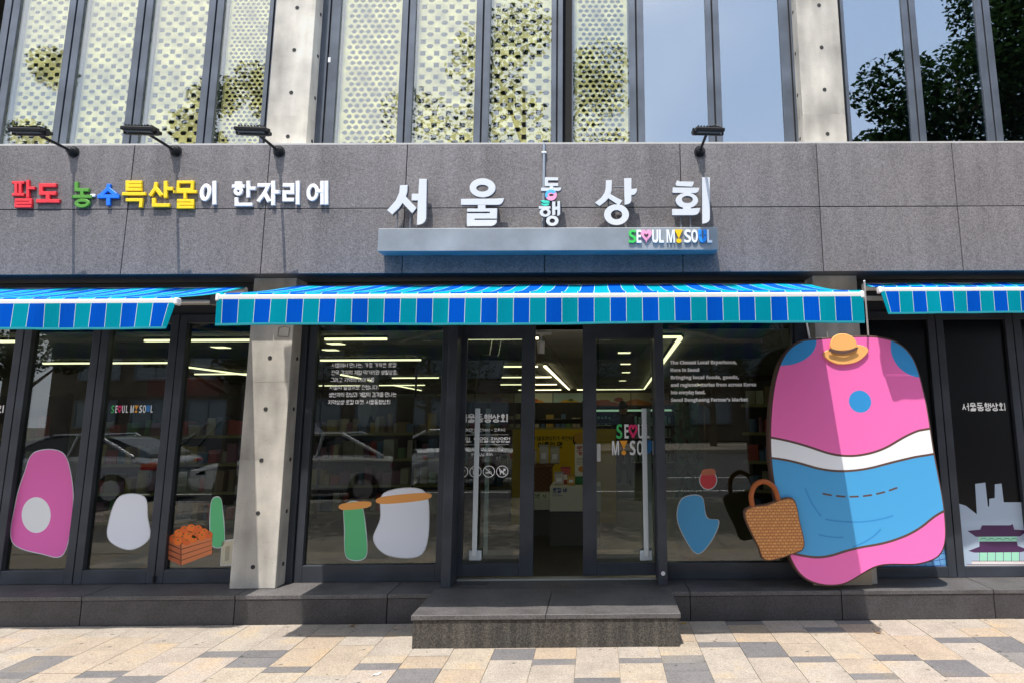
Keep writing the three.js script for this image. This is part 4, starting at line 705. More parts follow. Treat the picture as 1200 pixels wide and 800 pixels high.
{ // woven basket cut-out hung at the board's left edge
  const z = 0.035, k = thing('basket_cutout', 'brown woven basket cut-out with a hoop handle at the left edge of the board', 'basket');
  const bp = blob([[872, 599], [900, 590], [929, 583], [938, 612], [943, 640], [930, 649], [898, 657], [888, 640]], 5).map((p) => P(p[0], p[1], z)), brown = mat(srgb(96, 66, 48), 0.6);
  mesh('basket_edge', extrude(shapeOf(bp), z - 0.05, 0.05, 0.004), brown, k);
  const w = canvas(512, 512), g = w[1]; g.fillStyle = '#9a5f30'; g.fillRect(0, 0, 512, 512);
  for (let r = 0; r < 16; r++) for (let i = 0; i < 12; i++) { const x = i * 42.7 + (r % 2 ? 21 : 0), y = r * 32; g.fillStyle = (i + r) % 3 ? '#c98a50' : '#d29558'; g.fillRect(x + 3, y + 4, 36, 24); g.fillRect(x - 512 + 3, y + 4, 36, 24); g.fillStyle = '#7c4a24'; g.fillRect(x + 3, y + 27, 36, 4); }
  const t = tex(w[0]); t.wrapS = t.wrapT = THREE.RepeatWrapping; t.repeat.set(2.6, 2.6);
  const cx = bp.reduce((s, p) => s + p[0], 0) / bp.length, cy = bp.reduce((s, p) => s + p[1], 0) / bp.length, ins = bp.map((p) => [cx + (p[0] - cx) * 0.955, cy + (p[1] - cy) * 0.955]);
  mesh('woven_face', extrude(shapeOf(ins), z + 0.001, 0.006, 0.002), mat(0xffffff, 0.65, { map: t }), k);
  const curve = new THREE.CatmullRomCurve3([[883, 596], [881, 580], [886, 568], [896, 564], [907, 570], [914, 588]].map((p) => V(...P(p[0], p[1], z), z - 0.02)));
  mesh('handle', flat(new THREE.TubeGeometry(curve, 30, 0.022, 10)), mat(srgb(215, 170, 120), 0.65, { map: t }), k);
}

[[801, 731, 0.4, 'yellow dry leaf lying at the right foot of the step', [0.35, 0.22, 0.04]], [412, 734, 1.2, 'brown dry leaf lying at the plinth left of the step', [0.2, 0.12, 0.05]], [1029, 742, 2.2, 'small brown leaf lying on the paving right of the board', [0.18, 0.1, 0.05]], [441, 791, 0.9, 'pale scrap lying on the paving left of the step', [0.6, 0.58, 0.52]]].forEach(([px, py, a, l, c]) => { const [x, z] = G(px, py), f = thing('dry_leaf', l, 'litter', [x, 0.004, z]); f.rotation.y = a; const g = extrude(shapeOf(blob([[-0.03, 0], [-0.008, 0.013], [0.02, 0.009], [0.034, 0], [0.018, -0.011], [-0.01, -0.012]], 4)), 0, 0.0012).rotateX(-Math.PI / 2), p = g.attributes.position; for (let i = 0; i < p.count; i++) p.setY(i, p.getY(i) + 7 * p.getX(i) ** 2 + 0.0005); g.computeVertexNormals(); mesh('blade', g, mat(rgb(...c), 0.8), f); mesh('stalk', tube([-0.03, 0.006, 0], [-0.05, 0.003, 0.004], 0.0012, 6), mat(rgb(...c), 0.8), f); });

// ------------------------------------------------------------------ inside the shop
const warm = new THREE.Color(1, 0.92, 0.55);
{
  const glow = mat(rgb(0.9, 0.9, 0.8), 0.5, { emissive: warm, emissiveIntensity: 2.0 });
  // strip lights: [x0, z0, x1, z1]
  const strips = [[-2.85, -1.15, -2.2, -1.15], [-4.75, -1.2, -3.5, -1.2], [-6.9, -1.2, -6.0, -1.2], [-1.38, -1.15, -0.62, -1.15], [-0.04, -1.1, 0.87, -1.1], [-4.0, -3.9, -2.55, -3.9], [-8.2, -4.2, -6.3, -4.2], [-1.65, -5.4, -1.0, -5.4], [-4.4, -8.7, -3.4, -8.7], [-2.2, -8.7, -1.0, -8.7], [-7.6, -7.0, -5.4, -7.0], [-2.8, -12.3, -1.1, -12.3], [-7.4, -12.3, -4.6, -12.3], [-2.6, -16.4, -1.2, -16.4], [-0.7, -16.4, 1.45, -16.4], [-0.88, -5.3, -0.94, -16.2], [0.87, -1.2, 1.48, -16.3], [-5.0, -7.4, -5.2, -9.8], [-5.4, -12.2, -5.7, -16.2], [-6.6, -4.8, -6.9, -8.8], [2.6, -13, 4.6, -13]];
  const where = ['nearest the big window left of the door', 'nearest the third folding window', 'nearest the leftmost folding window', 'nearest the left sliding door', 'forming the front edge of the right-hand light frame', 'second row behind the big window', 'second row behind the leftmost windows', 'short, high in the gap beside the open doorway', 'third row behind the big window, left piece', 'third row behind the left sliding door', 'third row behind the second folding window', 'fourth row behind the left sliding door', 'fourth row behind the folding windows', 'farthest row, left of the open doorway', 'farthest row, closing the right-hand light frame', 'left of the open doorway', 'right edge of the frame behind the right door', 'slanting one behind the lettered big window', 'farthest slanting one behind the big window', 'slanting one behind the folding windows', 'behind the lettered window right of the door'];
  strips.forEach(([x0, z0, x1, z1], i) => {
    const L = Math.hypot(x1 - x0, z1 - z0), a = Math.atan2(-(z1 - z0), x1 - x0), f = thing('strip_light', ['long', 'slim', 'narrow', 'straight'][i % 4] + ' pale yellow ceiling strip light ' + (Math.abs(z1 - z0) > 1 ? 'running back into the shop' : 'lying across the shop ceiling'), 'ceiling light', [(x0 + x1) / 2, 2.462, (z0 + z1) / 2], 'strip lights on the shop ceiling');
    f.userData.label = 'pale yellow ceiling strip light ' + (Math.abs(z1 - z0) > 1 ? 'running back, ' : 'across, ') + where[i]; f.rotation.y = a;
    mesh('housing', bx(-L / 2, L / 2, 0.012, 0.03, -0.032, 0.032), blackIron, f);
    mesh('diffuser', bx(-L / 2 + 0.005, L / 2 - 0.005, -0.012, 0.011, -0.021, 0.021), glow, f);
    const l = new THREE.RectAreaLight(warm, 2.0, L, 0.042); l.position.set(f.position.x, 2.436, f.position.z); l.rotation.set(-Math.PI / 2, 0, -0); l.rotation.order = 'YXZ'; l.rotation.set(-Math.PI / 2, a, 0); scene.add(l);
  });
  [[-3.0, -1.85], [-3.35, -2.6], [0.35, -3.2], [0.45, -5.3], [0.55, -7.6], [0.6, -11], [-4.5, -2.2], [3.2, -5.2]].forEach(([x, z], i) => { const d = thing('downlight', 'small square pale yellow downlight, ' + ['first behind the big window', 'second behind the big window', 'nearest above the right sliding door', 'second nearest above the right sliding door', 'third above the right sliding door', 'farthest above the right sliding door', 'beside the first column', 'behind the lettered right window'][i], 'ceiling light', [x, 2.49, z], 'square downlights in the shop ceiling'); mesh('trim', bx(-0.1, 0.1, -0.002, 0.009, -0.1, 0.1), whiteAlu, d); mesh('diffuser', bx(-0.08, 0.08, -0.008, -0.003, -0.08, 0.08), glow, d); const l = new THREE.RectAreaLight(warm, 2.0, 0.16, 0.16); l.position.set(x, 2.478, z); l.rotation.x = -Math.PI / 2; scene.add(l); });
}
const wall = (n, g, m, l, c) => tag(mesh(n, g, m), l, c);
{
  const I = (px, z) => PX(px, 485, z);
  // mural strip under the ceiling at the back: plain landscapes in soft colours
  const [c, g] = canvas(2048, 128); g.fillStyle = '#b7c4a8'; g.fillRect(0, 0, 2048, 128);
  for (let i = 0; i < 10; i++) { const x = i * 205; g.fillStyle = ['#c9d2c2', '#a9c3c4', '#d8cfae', '#c4b7a0'][i % 4]; g.fillRect(x, 0, 201, 128); g.fillStyle = ['#d79a4a', '#c9803c', '#b8623a', '#d7b04c'][(i * 3) % 4]; g.beginPath(); g.moveTo(x, 128); for (let k = 0; k <= 10; k++) g.lineTo(x + k * 20, 90 - 18 * Math.sin(k * 0.7 + i) - hash(k, i) * 14); g.lineTo(x + 201, 128); g.fill(); g.fillStyle = ['#9a4a34', '#c25b3a', '#6e7f52'][i % 3]; g.beginPath(); g.arc(x + 60 + hash(i, 3) * 80, 70, 12 + hash(i, 5) * 16, 0, 7); g.fill(); g.fillStyle = '#2c2c2a'; g.fillRect(x + 201, 0, 4, 128); }
  const mz = -16.9, mural = thing('mural_strip', 'long painted mural strip of orange fields under the shop ceiling at the back', 'mural');
  mesh('board', bx(-8, 5, 1.93, 2.4, mz - 0.05, mz), mat(rgb(0.1, 0.1, 0.1), 0.8), mural);
  const mp = mesh('print', new THREE.PlaneGeometry(12.9, 0.42), mat(0xffffff, 0.7, { map: tex(c) }), mural); mp.position.set(-1.5, 2.165, mz + 0.004);
  // shelf units
  const shelfM = mat(rgb(0.045, 0.043, 0.04), 0.6), tagM = mat(rgb(0.3, 0.27, 0.13), 0.6);
  const cols = [[0.5, 0.08, 0.07], [0.5, 0.36, 0.1], [0.14, 0.3, 0.12], [0.4, 0.36, 0.3], [0.12, 0.2, 0.36], [0.55, 0.5, 0.42], [0.3, 0.12, 0.2], [0.28, 0.2, 0.12]].map((q) => mat(rgb(...q), 0.55));
  function shelfUnit(x, z, w, turn, label, high = 1.75) {
    const s = thing('shelf_unit', label, 'shelf', [x, LEDGE - 0.02, z]); s.rotation.y = turn;
    mesh('back_panel', bx(-w / 2, w / 2, 0.05, high, -0.22, -0.19), shelfM, s);
    for (const sx of [-1, 1]) mesh('upright', bx(sx * w / 2 - 0.02, sx * w / 2 + 0.02, 0, high + 0.03, -0.24, -0.16), shelfM, s);
    const goods = cols.map(() => []);
    for (let y = 0.12; y < high - 0.2; y += 0.36) {
      mesh('shelf', bx(-w / 2, w / 2, y, y + 0.025, -0.19, 0.2), shelfM, s); mesh('price_rail', bx(-w / 2, w / 2, y - 0.012, y + 0.028, 0.201, 0.207), tagM, s);
      for (let k = -w / 2 + 0.05; k < w / 2 - 0.1;) { const gw = rr(0.07, 0.16), gh = rr(0.12, 0.28); goods[Math.floor(rnd() * cols.length)].push(rnd() < 0.6 ? bx(k, k + gw - 0.012, y + 0.026, y + 0.026 + gh, -0.05, 0.16) : flat(new THREE.CylinderGeometry(gw / 2.4, gw / 2.2, gh, 10).translate(k + gw / 2, y + 0.026 + gh / 2, 0.06))); k += gw; }
    }
    goods.forEach((q, i) => { if (q.length) tag(mesh('goods', q, cols[i], s), null, null, null, 'stuff'); });
  }
  shelfUnit(-5.6, -3.4, 2.2, 0.05, 'dark shelf of goods behind the second folding window'); shelfUnit(-7.9, -2.9, 1.9, 0.1, 'dark shelf of goods behind the leftmost folding window'); shelfUnit(-3.2, -4.2, 1.9, 0, 'dark shelf of goods behind the big window left of the door');
  shelfUnit(2.5, -3.0, 1.2, -0.5, 'dark shelf of goods behind the window right of the door', 1.9); shelfUnit(-3.9, -8.5, 2.6, 0, 'long far shelf of goods deep in the shop at left'); shelfUnit(-1.4, -7.4, 2.2, 0, 'far shelf of goods seen over the yellow banner', 1.7);
  wall('partition_panel', rbx(-7.3, -6.1, 0.21, 2.3, -5.3, -5.2, 0.01, 1), mat(rgb(0.16, 0.012, 0.02), 0.6), 'dark red panel behind the second folding window', 'panel');
  // display counter by the door
  const zb = -2.1, xl = PX(644, 600, zb), xr = PX(692, 600, zb) + 0.12, top = PY(665, 569, zb);
  const counter = thing('display_counter', 'cream white display block with blue lettering just inside the open door', 'counter');
  mesh('block', rbx(xl, xr, LEDGE + 0.36, top, zb - 0.55, zb, 0.008, 2), mat(rgb(0.66, 0.64, 0.50), 0.6), counter); mesh('base', bx(xl + 0.005, xr - 0.01, LEDGE - 0.018, LEDGE + 0.358, zb - 0.54, zb - 0.03), mat(rgb(0.13, 0.125, 0.10), 0.6), counter);
  { const [k, q] = canvas(512, 256); write(q, '로컬 바', 10, 75, 118, '#2d4a8c', 0.16, 0.95); q.fillStyle = '#5a6a94'; q.font = 'bold 34px sans-serif'; q.fillText('LOCAL BAR', 14, 172); q.fillText('SEOUL MARKET', 14, 216); const [a, y1] = P(647, 570.5, zb), [b2, y0] = P(671, 582, zb), m = mesh('lettering', new THREE.PlaneGeometry(b2 - a, y1 - y0), mat(0xffffff, 0.6, { map: tex(k), transparent: true }), counter); m.position.set((a + b2) / 2, (y0 + y1) / 2, zb + 0.002); }
  const z2 = -2.7, low = thing('display_counter', 'lower cream display block with a green sign strip left of the lettered one', 'counter'), lx = PX(616, 600, z2), lr = PX(647, 600, z2), lt = PY(640, 576, z2);
  mesh('block', rbx(lx, lr, LEDGE + 0.3, lt, z2 - 0.5, z2, 0.008, 2), mat(rgb(0.62, 0.60, 0.48), 0.6), low); mesh('base', bx(lx + 0.01, lr, LEDGE - 0.018, LEDGE + 0.298, z2 - 0.49, z2 - 0.03), mat(rgb(0.12, 0.115, 0.10), 0.6), low);
  { const [k, q] = canvas(256, 64); q.fillStyle = '#dcd8bc'; q.fillRect(0, 0, 256, 64); q.fillStyle = '#2c7c55'; q.fillRect(8, 14, 34, 36); write(q, '그린 식', 60, 32, 46, '#2c6c4c', 0.15); const m = mesh('sign_strip', new THREE.PlaneGeometry(lr - lx - 0.02, 0.07), mat(0xffffff, 0.6, { map: tex(k) }), low); m.position.set((lx + lr) / 2, lt - 0.05, z2 + 0.002); }
  // woven crate on the lower block: bands of split wood
  { const cr = thing('wicker_crate', 'brown woven crate standing on the lower display block', 'crate'), m1 = mat(rgb(0.16, 0.075, 0.035), 0.8), m2 = mat(rgb(0.11, 0.05, 0.024), 0.8), x0 = lx + 0.01, x1 = lr - 0.01, h = PY(640, 546, z2) - lt; mesh('liner', bx(x0 + 0.015, x1 - 0.015, lt + 0.002, lt + h - 0.01, z2 - 0.42, z2 - 0.05), m2, cr);
    const strands = [[], []]; for (let r = 0; r < 10; r++) for (let i = 0; i < 8; i++) { const a = x0 + (x1 - x0) * i / 8, b2 = x0 + (x1 - x0) * (i + 1) / 8, y = lt + 0.004 + r * h / 10; strands[(r + i) % 2].push(bx(a + 0.002, b2 - 0.002, y, y + h / 10 - 0.004, z2 - 0.05, z2 - 0.03 - ((r + i) % 2) * 0.009)); } tag(mesh('woven_strand', strands[0], m1, cr), null, null, null, 'stuff'); tag(mesh('woven_strand', strands[1], mat(rgb(0.2, 0.1, 0.05), 0.8), cr), null, null, null, 'stuff'); mesh('rim', rbx(x0 - 0.01, x1 + 0.01, lt + h - 0.02, lt + h + 0.012, z2 - 0.44, z2 - 0.02, 0.01, 2), m1, cr); }
  // goods on the blocks
  const bag = (x, y, z, w, h, col, label) => { const b2 = thing('goods_bag', label, 'bag', [x, y, z]); const g2 = new RoundedBoxGeometry(w, h, w * 0.45, 3, w * 0.16), p = g2.attributes.position; for (let i = 0; i < p.count; i++) { const t = p.getY(i) / h + 0.5; p.setZ(i, p.getZ(i) * (1 - 0.75 * t * t)); p.setX(i, p.getX(i) * (1 - 0.12 * Math.sin(t * 9))); } g2.computeVertexNormals(); mesh('pouch', metreUV(flat(g2.translate(0, h / 2, 0))), mat(rgb(...col), 0.4), b2); mesh('seal', rbx(-w * 0.46, w * 0.46, h - 0.012, h + 0.02, -0.006, 0.006, 0.002, 1), mat(rgb(...col.map((v) => v * 0.7)), 0.5), b2); mesh('paper_label', rbx(-w * 0.25, w * 0.25, h * 0.3, h * 0.62, w * 0.18, w * 0.21, 0.003, 1), white, b2); };
  const yC = PY(640, 546, z2) + 0.014;
  bag(lx + 0.06, yC, z2 - 0.15, 0.12, 0.17, [0.4, 0.38, 0.34], 'grey pouch at the left on the woven crate'); bag(lx + 0.2, yC, z2 - 0.2, 0.13, 0.22, [0.5, 0.48, 0.42], 'tall pale pouch in the middle on the woven crate'); bag(lx + 0.34, yC, z2 - 0.2, 0.13, 0.2, [0.46, 0.44, 0.36], 'pale pouch at the right on the woven crate');
  bag(xl + 0.1, top + 0.001, zb - 0.12, 0.12, 0.13, [0.55, 0.5, 0.45], 'small pale pouch on the lettered block'); bag(xl + 0.17, top + 0.001, zb - 0.2, 0.13, 0.18, [0.55, 0.1, 0.08], 'red and white pouch on the lettered block'); bag(xl + 0.24, top + 0.001, zb - 0.1, 0.1, 0.1, [0.6, 0.35, 0.08], 'small orange pouch on the lettered block');
  { const s = thing('price_stand', 'upright card with red lettering and green foot on the lettered block', 'card', [xl + 0.36, top + 0.001, zb - 0.18]); const [k, q] = canvas(128, 384); q.fillStyle = '#e4dfcd'; q.fillRect(0, 0, 128, 384); write(q, '로컬', 10, 50, 54, '#b03030', 0.15); write(q, '가게', 10, 112, 54, '#b03030', 0.15); q.fillStyle = '#8a8574'; for (let i = 0; i < 5; i++) q.fillRect(12, 165 + i * 18, 96 - i * 8, 6); q.fillStyle = '#c98c3a'; q.beginPath(); q.arc(64, 300, 40, 0, 7); q.fill(); mesh('card', bx(-0.08, 0.12, 0.09, 0.46, -0.01, 0), mat(rgb(0.7, 0.68, 0.6), 0.6), s); const m = mesh('print', new THREE.PlaneGeometry(0.196, 0.366), mat(0xffffff, 0.6, { map: tex(k) }), s); m.position.set(0.02, 0.275, 0.002); mesh('foot', rbx(-0.08, 0.12, 0, 0.089, -0.06, 0.03, 0.006, 1), mat(rgb(0.03, 0.2, 0.06), 0.5), s); }
  // yellow banner behind
  const zy = -3.6, yx0 = PX(600, 540, zy), yx1 = PX(722, 540, zy), yy1 = PY(655, 502.5, zy), yy0 = LEDGE;
  { const [k, q] = canvas(1024, 1024); q.fillStyle = '#d9b514'; q.fillRect(0, 0, 1024, 1024); const s = 1024 / (yx1 - yx0), sy = 1024 / (yy1 - yy0), at = (x, y) => { const [u, v] = P(x, y, zy); return [(u - yx0) * s, (yy1 - v) * sy]; };
    q.save(); q.scale(1, sy / s); const [tx, ty] = at(626.5, 513), [t2, t3] = at(631, 521); write(q, '서울동행상회가 추천하는', tx - 8, ty * s / sy, 40, '#35300f', 0.12, 0.92); write(q, '여름의 맛', t2 - 6, t3 * s / sy, 60, '#35300f', 0.17, 0.95); const [b1, b2] = at(680, 515); q.fillStyle = '#3b2f18'; q.beginPath(); q.arc(b1, b2 * s / sy, 74, 0, 7); q.fill(); q.fillStyle = '#c99a3c'; q.beginPath(); q.arc(b1, b2 * s / sy - 16, 62, 0, 7); q.fill(); q.restore();
    const bn = thing('banner_stand', 'yellow banner panel with dark lettering behind the display blocks', 'banner'); mesh('panel', bx(yx0, yx1, yy0, yy1, zy - 0.04, zy), mat(rgb(0.5, 0.38, 0.03), 0.7), bn); const m = mesh('print', new THREE.PlaneGeometry(yx1 - yx0 - 0.004, yy1 - yy0 - 0.004), mat(0xffffff, 0.7, { map: tex(k) }), bn); m.position.set((yx0 + yx1) / 2, (yy0 + yy1) / 2, zy + 0.002); }
  wall('dark_gantry', rbx(-2.1, 0.35, 1.52, 1.6, -6.3, -6.1, 0.008, 1), blackIron, 'dark rail hanging over the shelves behind the yellow banner', 'rail');
  // hanging screen, air grille, track spot
  { const s = thing('hanging_screen', 'black screen hanging tilted from the ceiling behind the left door', 'screen', [PX(574, 438, -1.3), PY(574, 438, -1.3), -1.3]); s.rotation.set(0.25, 0.5, -0.2); mesh('cabinet', rbx(-0.13, 0.13, -0.2, 0.2, -0.03, 0.03, 0.01, 2), blackIron, s); mesh('glass_front', bx(-0.12, 0.12, -0.19, 0.19, 0.0302, 0.033), mat(rgb(0.01, 0.012, 0.015), 0.4), s); mesh('hanger', [tube([-0.04, 0.2, 0], [-0.04, 0.4, 0], 0.006, 8), tube([0.06, 0.2, 0], [0.06, 0.4, 0], 0.006, 8)], whiteAlu, s); }
  { const s = thing('ceiling_grille', 'pale air grille in the ceiling behind the left door', 'vent', [-1.25, 2.49, -1.75]); mesh('grille_frame', bx(-0.3, 0.3, -0.004, 0.008, -0.2, 0.2), whiteAlu, s); for (let i = 0; i < 14; i++) mesh('slat', bx(-0.28 + i * 0.04, -0.262 + i * 0.04, -0.016, -0.005, -0.18, 0.18), mat(rgb(0.4, 0.4, 0.38), 0.6), s); }
  { const s = thing('track_spot', 'white cylindrical spotlight hanging from the ceiling in the open doorway', 'spotlight', [PX(634, 407, -0.75), PY(634, 407, -0.75), -0.75]); mesh('can', [flat(new THREE.CylinderGeometry(0.034, 0.034, 0.12, 20))], whiteAlu, s); mesh('stem', tube([0, 0.06, 0], [0.0, 0.13, 0], 0.009, 8), whiteAlu, s); mesh('adaptor', bx(-0.06, 0.1, 0.125, 0.15, -0.02, 0.02), whiteAlu, s); }
  // fridge with lit teal interior behind the right door
  { const f = thing('display_fridge', 'tall display fridge with a pale green lit front far behind the right door', 'fridge', [0.75, LEDGE - 0.02, -12.4]); mesh('cabinet', [rbx(-1.3, 1.3, 0, 1.62, -0.7, -0.6, 0.01, 1), bx(-1.3, -1.24, 0, 1.62, -0.6, 0), bx(1.24, 1.3, 0, 1.62, -0.6, 0), bx(-1.24, 1.24, 1.5, 1.62, -0.6, 0)], blackIron, f); mesh('lit_panel', bx(-1.2, 1.2, 1.535, 1.585, 0.001, 0.008), mat(rgb(0.6, 0.75, 0.6), 0.5, { emissive: rgb(0.5, 0.8, 0.55), emissiveIntensity: 0.5 }), f); const bt = []; for (let r = 0; r < 4; r++) { mesh('shelf', bx(-1.23, 1.23, 0.2 + r * 0.32, 0.215 + r * 0.32, -0.59, -0.05), whiteAlu, f); for (let i = 0; i < 24; i++) bt.push(flat(new THREE.CylinderGeometry(0.03, 0.036, rr(0.16, 0.26), 8).translate(-1.15 + i * 0.1, 0.34 + r * 0.32, -0.15))); } tag(mesh('bottle', bt, mat(rgb(0.25, 0.4, 0.36), 0.3), f), null, null, null, 'stuff');
    const l = new THREE.RectAreaLight(rgb(0.6, 1, 0.75), 0.8, 2.3, 0.05); l.position.set(0.75, LEDGE - 0.02 + 1.49, -12.42); l.rotation.x = -Math.PI / 2; scene.add(l); }
  wall('brown_wall_panel', bx(2.3, 6.9, 0.21, 2.49, -9.2, -9.0), mat(rgb(0.17, 0.12, 0.055), 0.75), 'brown wall panel behind the window right of the door', 'panel');
  { const l = thing('leafy_plant', 'leafy indoor plant behind the window right of the door', 'plant', [PX(806, 560, -1.6), LEDGE - 0.02, -1.6]); const lf = []; for (let i = 0; i < 260; i++) { const g2 = new THREE.PlaneGeometry(0.05, 0.09); g2.rotateX(rr(-1, 1)).rotateY(rr(0, 6)).rotateZ(rr(-0.6, 0.6)).translate(rr(-0.13, 0.13), rr(0.55, 1.75), rr(-0.13, 0.13)); lf.push(flat(g2)); } mesh('leaves', lf, mat(rgb(0.12, 0.24, 0.17), 0.6), l); mesh('stem', tube([0, 0.3, 0], [0.02, 1.7, 0], 0.015, 8), mat(rgb(0.08, 0.05, 0.03), 0.8), l); mesh('pot', flat(new THREE.CylinderGeometry(0.15, 0.11, 0.32, 20).translate(0, 0.16, 0)), mat(rgb(0.3, 0.3, 0.3), 0.6), l); }
  { const l = thing('hanging_apron', 'pale apron hanging on a rail behind the big window', 'apron', [PX(432, 470, -1.5), PY(432, 446, -1.5), -1.5]); const s = shapeOf(blob([[-0.09, 0.05], [-0.07, 0.13], [-0.03, 0.0], [0.03, 0.0], [0.06, 0.13], [0.09, 0.05], [0.1, -0.3], [0.07, -0.42], [0.03, -0.36], [-0.03, -0.5], [-0.1, -0.38], [-0.1, -0.2]], 4)); const g2 = extrude(s, 0, 0.006), p = g2.attributes.position; for (let i = 0; i < p.count; i++) p.setZ(i, p.getZ(i) + 0.02 * Math.sin(p.getX(i) * 40)); g2.computeVertexNormals(); mesh('cloth', g2, mat(rgb(0.3, 0.3, 0.36), 0.9), l); mesh('rail', [tube([-0.5, 0.13, 0], [0.5, 0.13, 0], 0.012, 8), tube([-0.5, 0.13, 0], [-0.5, -1.4, 0], 0.012, 8), tube([0.5, 0.13, 0], [0.5, -1.4, 0], 0.012, 8)], blackIron, l); }
}
// a shopper standing deep inside
function personAt(x, y, z, turn) {
  const p = thing('person', 'person with short black hair in dark clothes standing deep inside behind the right door', 'person', [x, y, z]); p.rotation.y = turn;
  const J = { hip: [0, 0.93, 0, 0.135], belly: [0, 1.08, 0.01, 0.125], chest: [0, 1.3, 0, 0.14], neck: [0, 1.46, 0, 0.055], head0: [0, 1.56, 0.01, 0.083], head1: [0, 1.63, 0, 0.092], nose: [0, 1.575, 0.1, 0.012], shL: [0.17, 1.4, 0, 0.062], shR: [-0.17, 1.4, 0, 0.062], elL: [0.23, 1.13, 0, 0.042], elR: [-0.23, 1.13, 0.02, 0.042], wrL: [0.22, 0.9, 0.1, 0.028], wrR: [-0.2, 0.98, 0.18, 0.028], haL: [0.21, 0.81, 0.14, 0.034], haR: [-0.16, 0.98, 0.27, 0.034], hiL: [0.09, 0.9, 0, 0.09], hiR: [-0.09, 0.9, 0, 0.09], knL: [0.1, 0.5, 0.02, 0.058], knR: [-0.1, 0.5, 0.01, 0.058], anL: [0.1, 0.1, 0, 0.042], anR: [-0.1, 0.1, 0, 0.042], toL: [0.11, 0.045, 0.15, 0.035], toR: [-0.11, 0.045, 0.15, 0.035] };
  const bones = [['hip', 'belly'], ['belly', 'chest'], ['chest', 'neck'], ['neck', 'head0'], ['head0', 'head1'], ['head0', 'nose'], ['chest', 'shL'], ['chest', 'shR'], ['shL', 'elL'], ['shR', 'elR'], ['elL', 'wrL'], ['elR', 'wrR'], ['wrL', 'haL'], ['wrR', 'haR'], ['hip', 'hiL'], ['hip', 'hiR'], ['hiL', 'knL'], ['hiR', 'knR'], ['knL', 'anL'], ['knR', 'anR'], ['anL', 'toL'], ['anR', 'toR']];
  const N = 96, mc = new MarchingCubes(N, new THREE.MeshStandardMaterial(), false, false, 60000), S = 0.9; mc.isolation = 0;
  for (let k = 0; k < N; k++) for (let j = 0; j < N; j++) for (let i = 0; i < N; i++) {
    const q = [(i - N / 2) / (N / 2) * S, (j - N / 2) / (N / 2) * S + 0.86, (k - N / 2) / (N / 2) * S]; let d = 9;
    if (Math.abs(q[0]) < 0.36 && q[2] > -0.3 && q[2] < 0.4) for (const [a, b] of bones) { const A = J[a], B = J[b], ab = [B[0] - A[0], B[1] - A[1], B[2] - A[2]], ap = [q[0] - A[0], q[1] - A[1], q[2] - A[2]], t = Math.max(0, Math.min(1, (ap[0] * ab[0] + ap[1] * ab[1] + ap[2] * ab[2]) / (ab[0] ** 2 + ab[1] ** 2 + ab[2] ** 2))), e = Math.hypot(ap[0] - ab[0] * t, ap[1] - ab[1] * t, ap[2] - ab[2] * t) - (A[3] + (B[3] - A[3]) * t), h = Math.max(0, 0.03 - Math.abs(d - e)) / 0.03; d = Math.min(d, e) - h * h * 0.0075; }
    mc.field[i + j * N + k * N * N] = -Math.min(d, 0.5);
  }
  mc.update(); const n = mc.count, pos = mc.positionArray.slice(0, n * 3), nor = mc.normalArray.slice(0, n * 3), col = new Float32Array(n * 3);
  for (let i = 0; i < n; i++) { pos[3 * i] *= S; pos[3 * i + 1] = pos[3 * i + 1] * S + 0.86; pos[3 * i + 2] *= S; const Y = pos[3 * i + 1], skin = Y > 1.47 || (Y < 1.1 && Math.abs(pos[3 * i]) > 0.14 && pos[3 * i + 2] > 0.07); const c = skin ? [0.42, 0.26, 0.19] : Y > 0.95 ? [0.03, 0.032, 0.04] : [0.02, 0.022, 0.03]; col.set(c, 3 * i); }
  const g = new THREE.BufferGeometry(); g.setAttribute('position', new THREE.BufferAttribute(pos, 3)); g.setAttribute('normal', new THREE.BufferAttribute(nor, 3)); g.setAttribute('color', new THREE.BufferAttribute(col, 3));
  mesh('body', g, mat(0xffffff, 0.8, { vertexColors: true }), p);
  const hair = new THREE.SphereGeometry(0.106, 24, 16, 0, 2 * Math.PI, 0, 1.75).scale(0.95, 1.1, 1.05).rotateX(-0.35).translate(0, 1.63, -0.012); mesh('hair', flat(hair), mat(rgb(0.008, 0.007, 0.006), 0.5), p);
}
personAt(0.52, LEDGE - 0.02, -8.6, 2.9);

// ------------------------------------------------------------------ across the street: what the glass mirrors
function leaves(n, size, place, seed) {                 // many small leaf faces in one geometry
  seedValue = seed; const pos = new Float32Array(n * 18), nor = new Float32Array(n * 18), a = V(), b = V(), c = V(), q = new THREE.Quaternion(), e = new THREE.Euler();
  for (let i = 0; i < n; i++) {
    const p = place(i), s = size * rr(0.6, 1.3); q.setFromEuler(e.set(rr(-1.2, 1.2), rr(0, 6.28), rr(-1.2, 1.2)));
    const U = V(1, 0, 0).applyQuaternion(q), W2 = V(0, 0, 1).applyQuaternion(q), N = V(0, 1, 0).applyQuaternion(q), k = [[0, -1], [0.55, 0], [0, 1], [0, -1], [0, 1], [-0.55, 0]];
    k.forEach(([u, w], j) => { pos.set([p[0] + (U.x * u + W2.x * w) * s, p[1] + (U.y * u + W2.y * w) * s, p[2] + (U.z * u + W2.z * w) * s], i * 18 + j * 3); nor.set([N.x, N.y, N.z], i * 18 + j * 3); });
  }
  const g = new THREE.BufferGeometry(); g.setAttribute('position', new THREE.BufferAttribute(pos, 3)); g.setAttribute('normal', new THREE.BufferAttribute(nor, 3)); return g;
}
const leafM = [rgb(0.055, 0.115, 0.03), rgb(0.07, 0.13, 0.035), rgb(0.045, 0.1, 0.032)].map((c) => new THREE.MeshPhysicalMaterial({ color: c, roughness: 0.75, transmission: 0.25, thickness: 0 })), barkM = mat(rgb(0.07, 0.055, 0.04), 0.9);
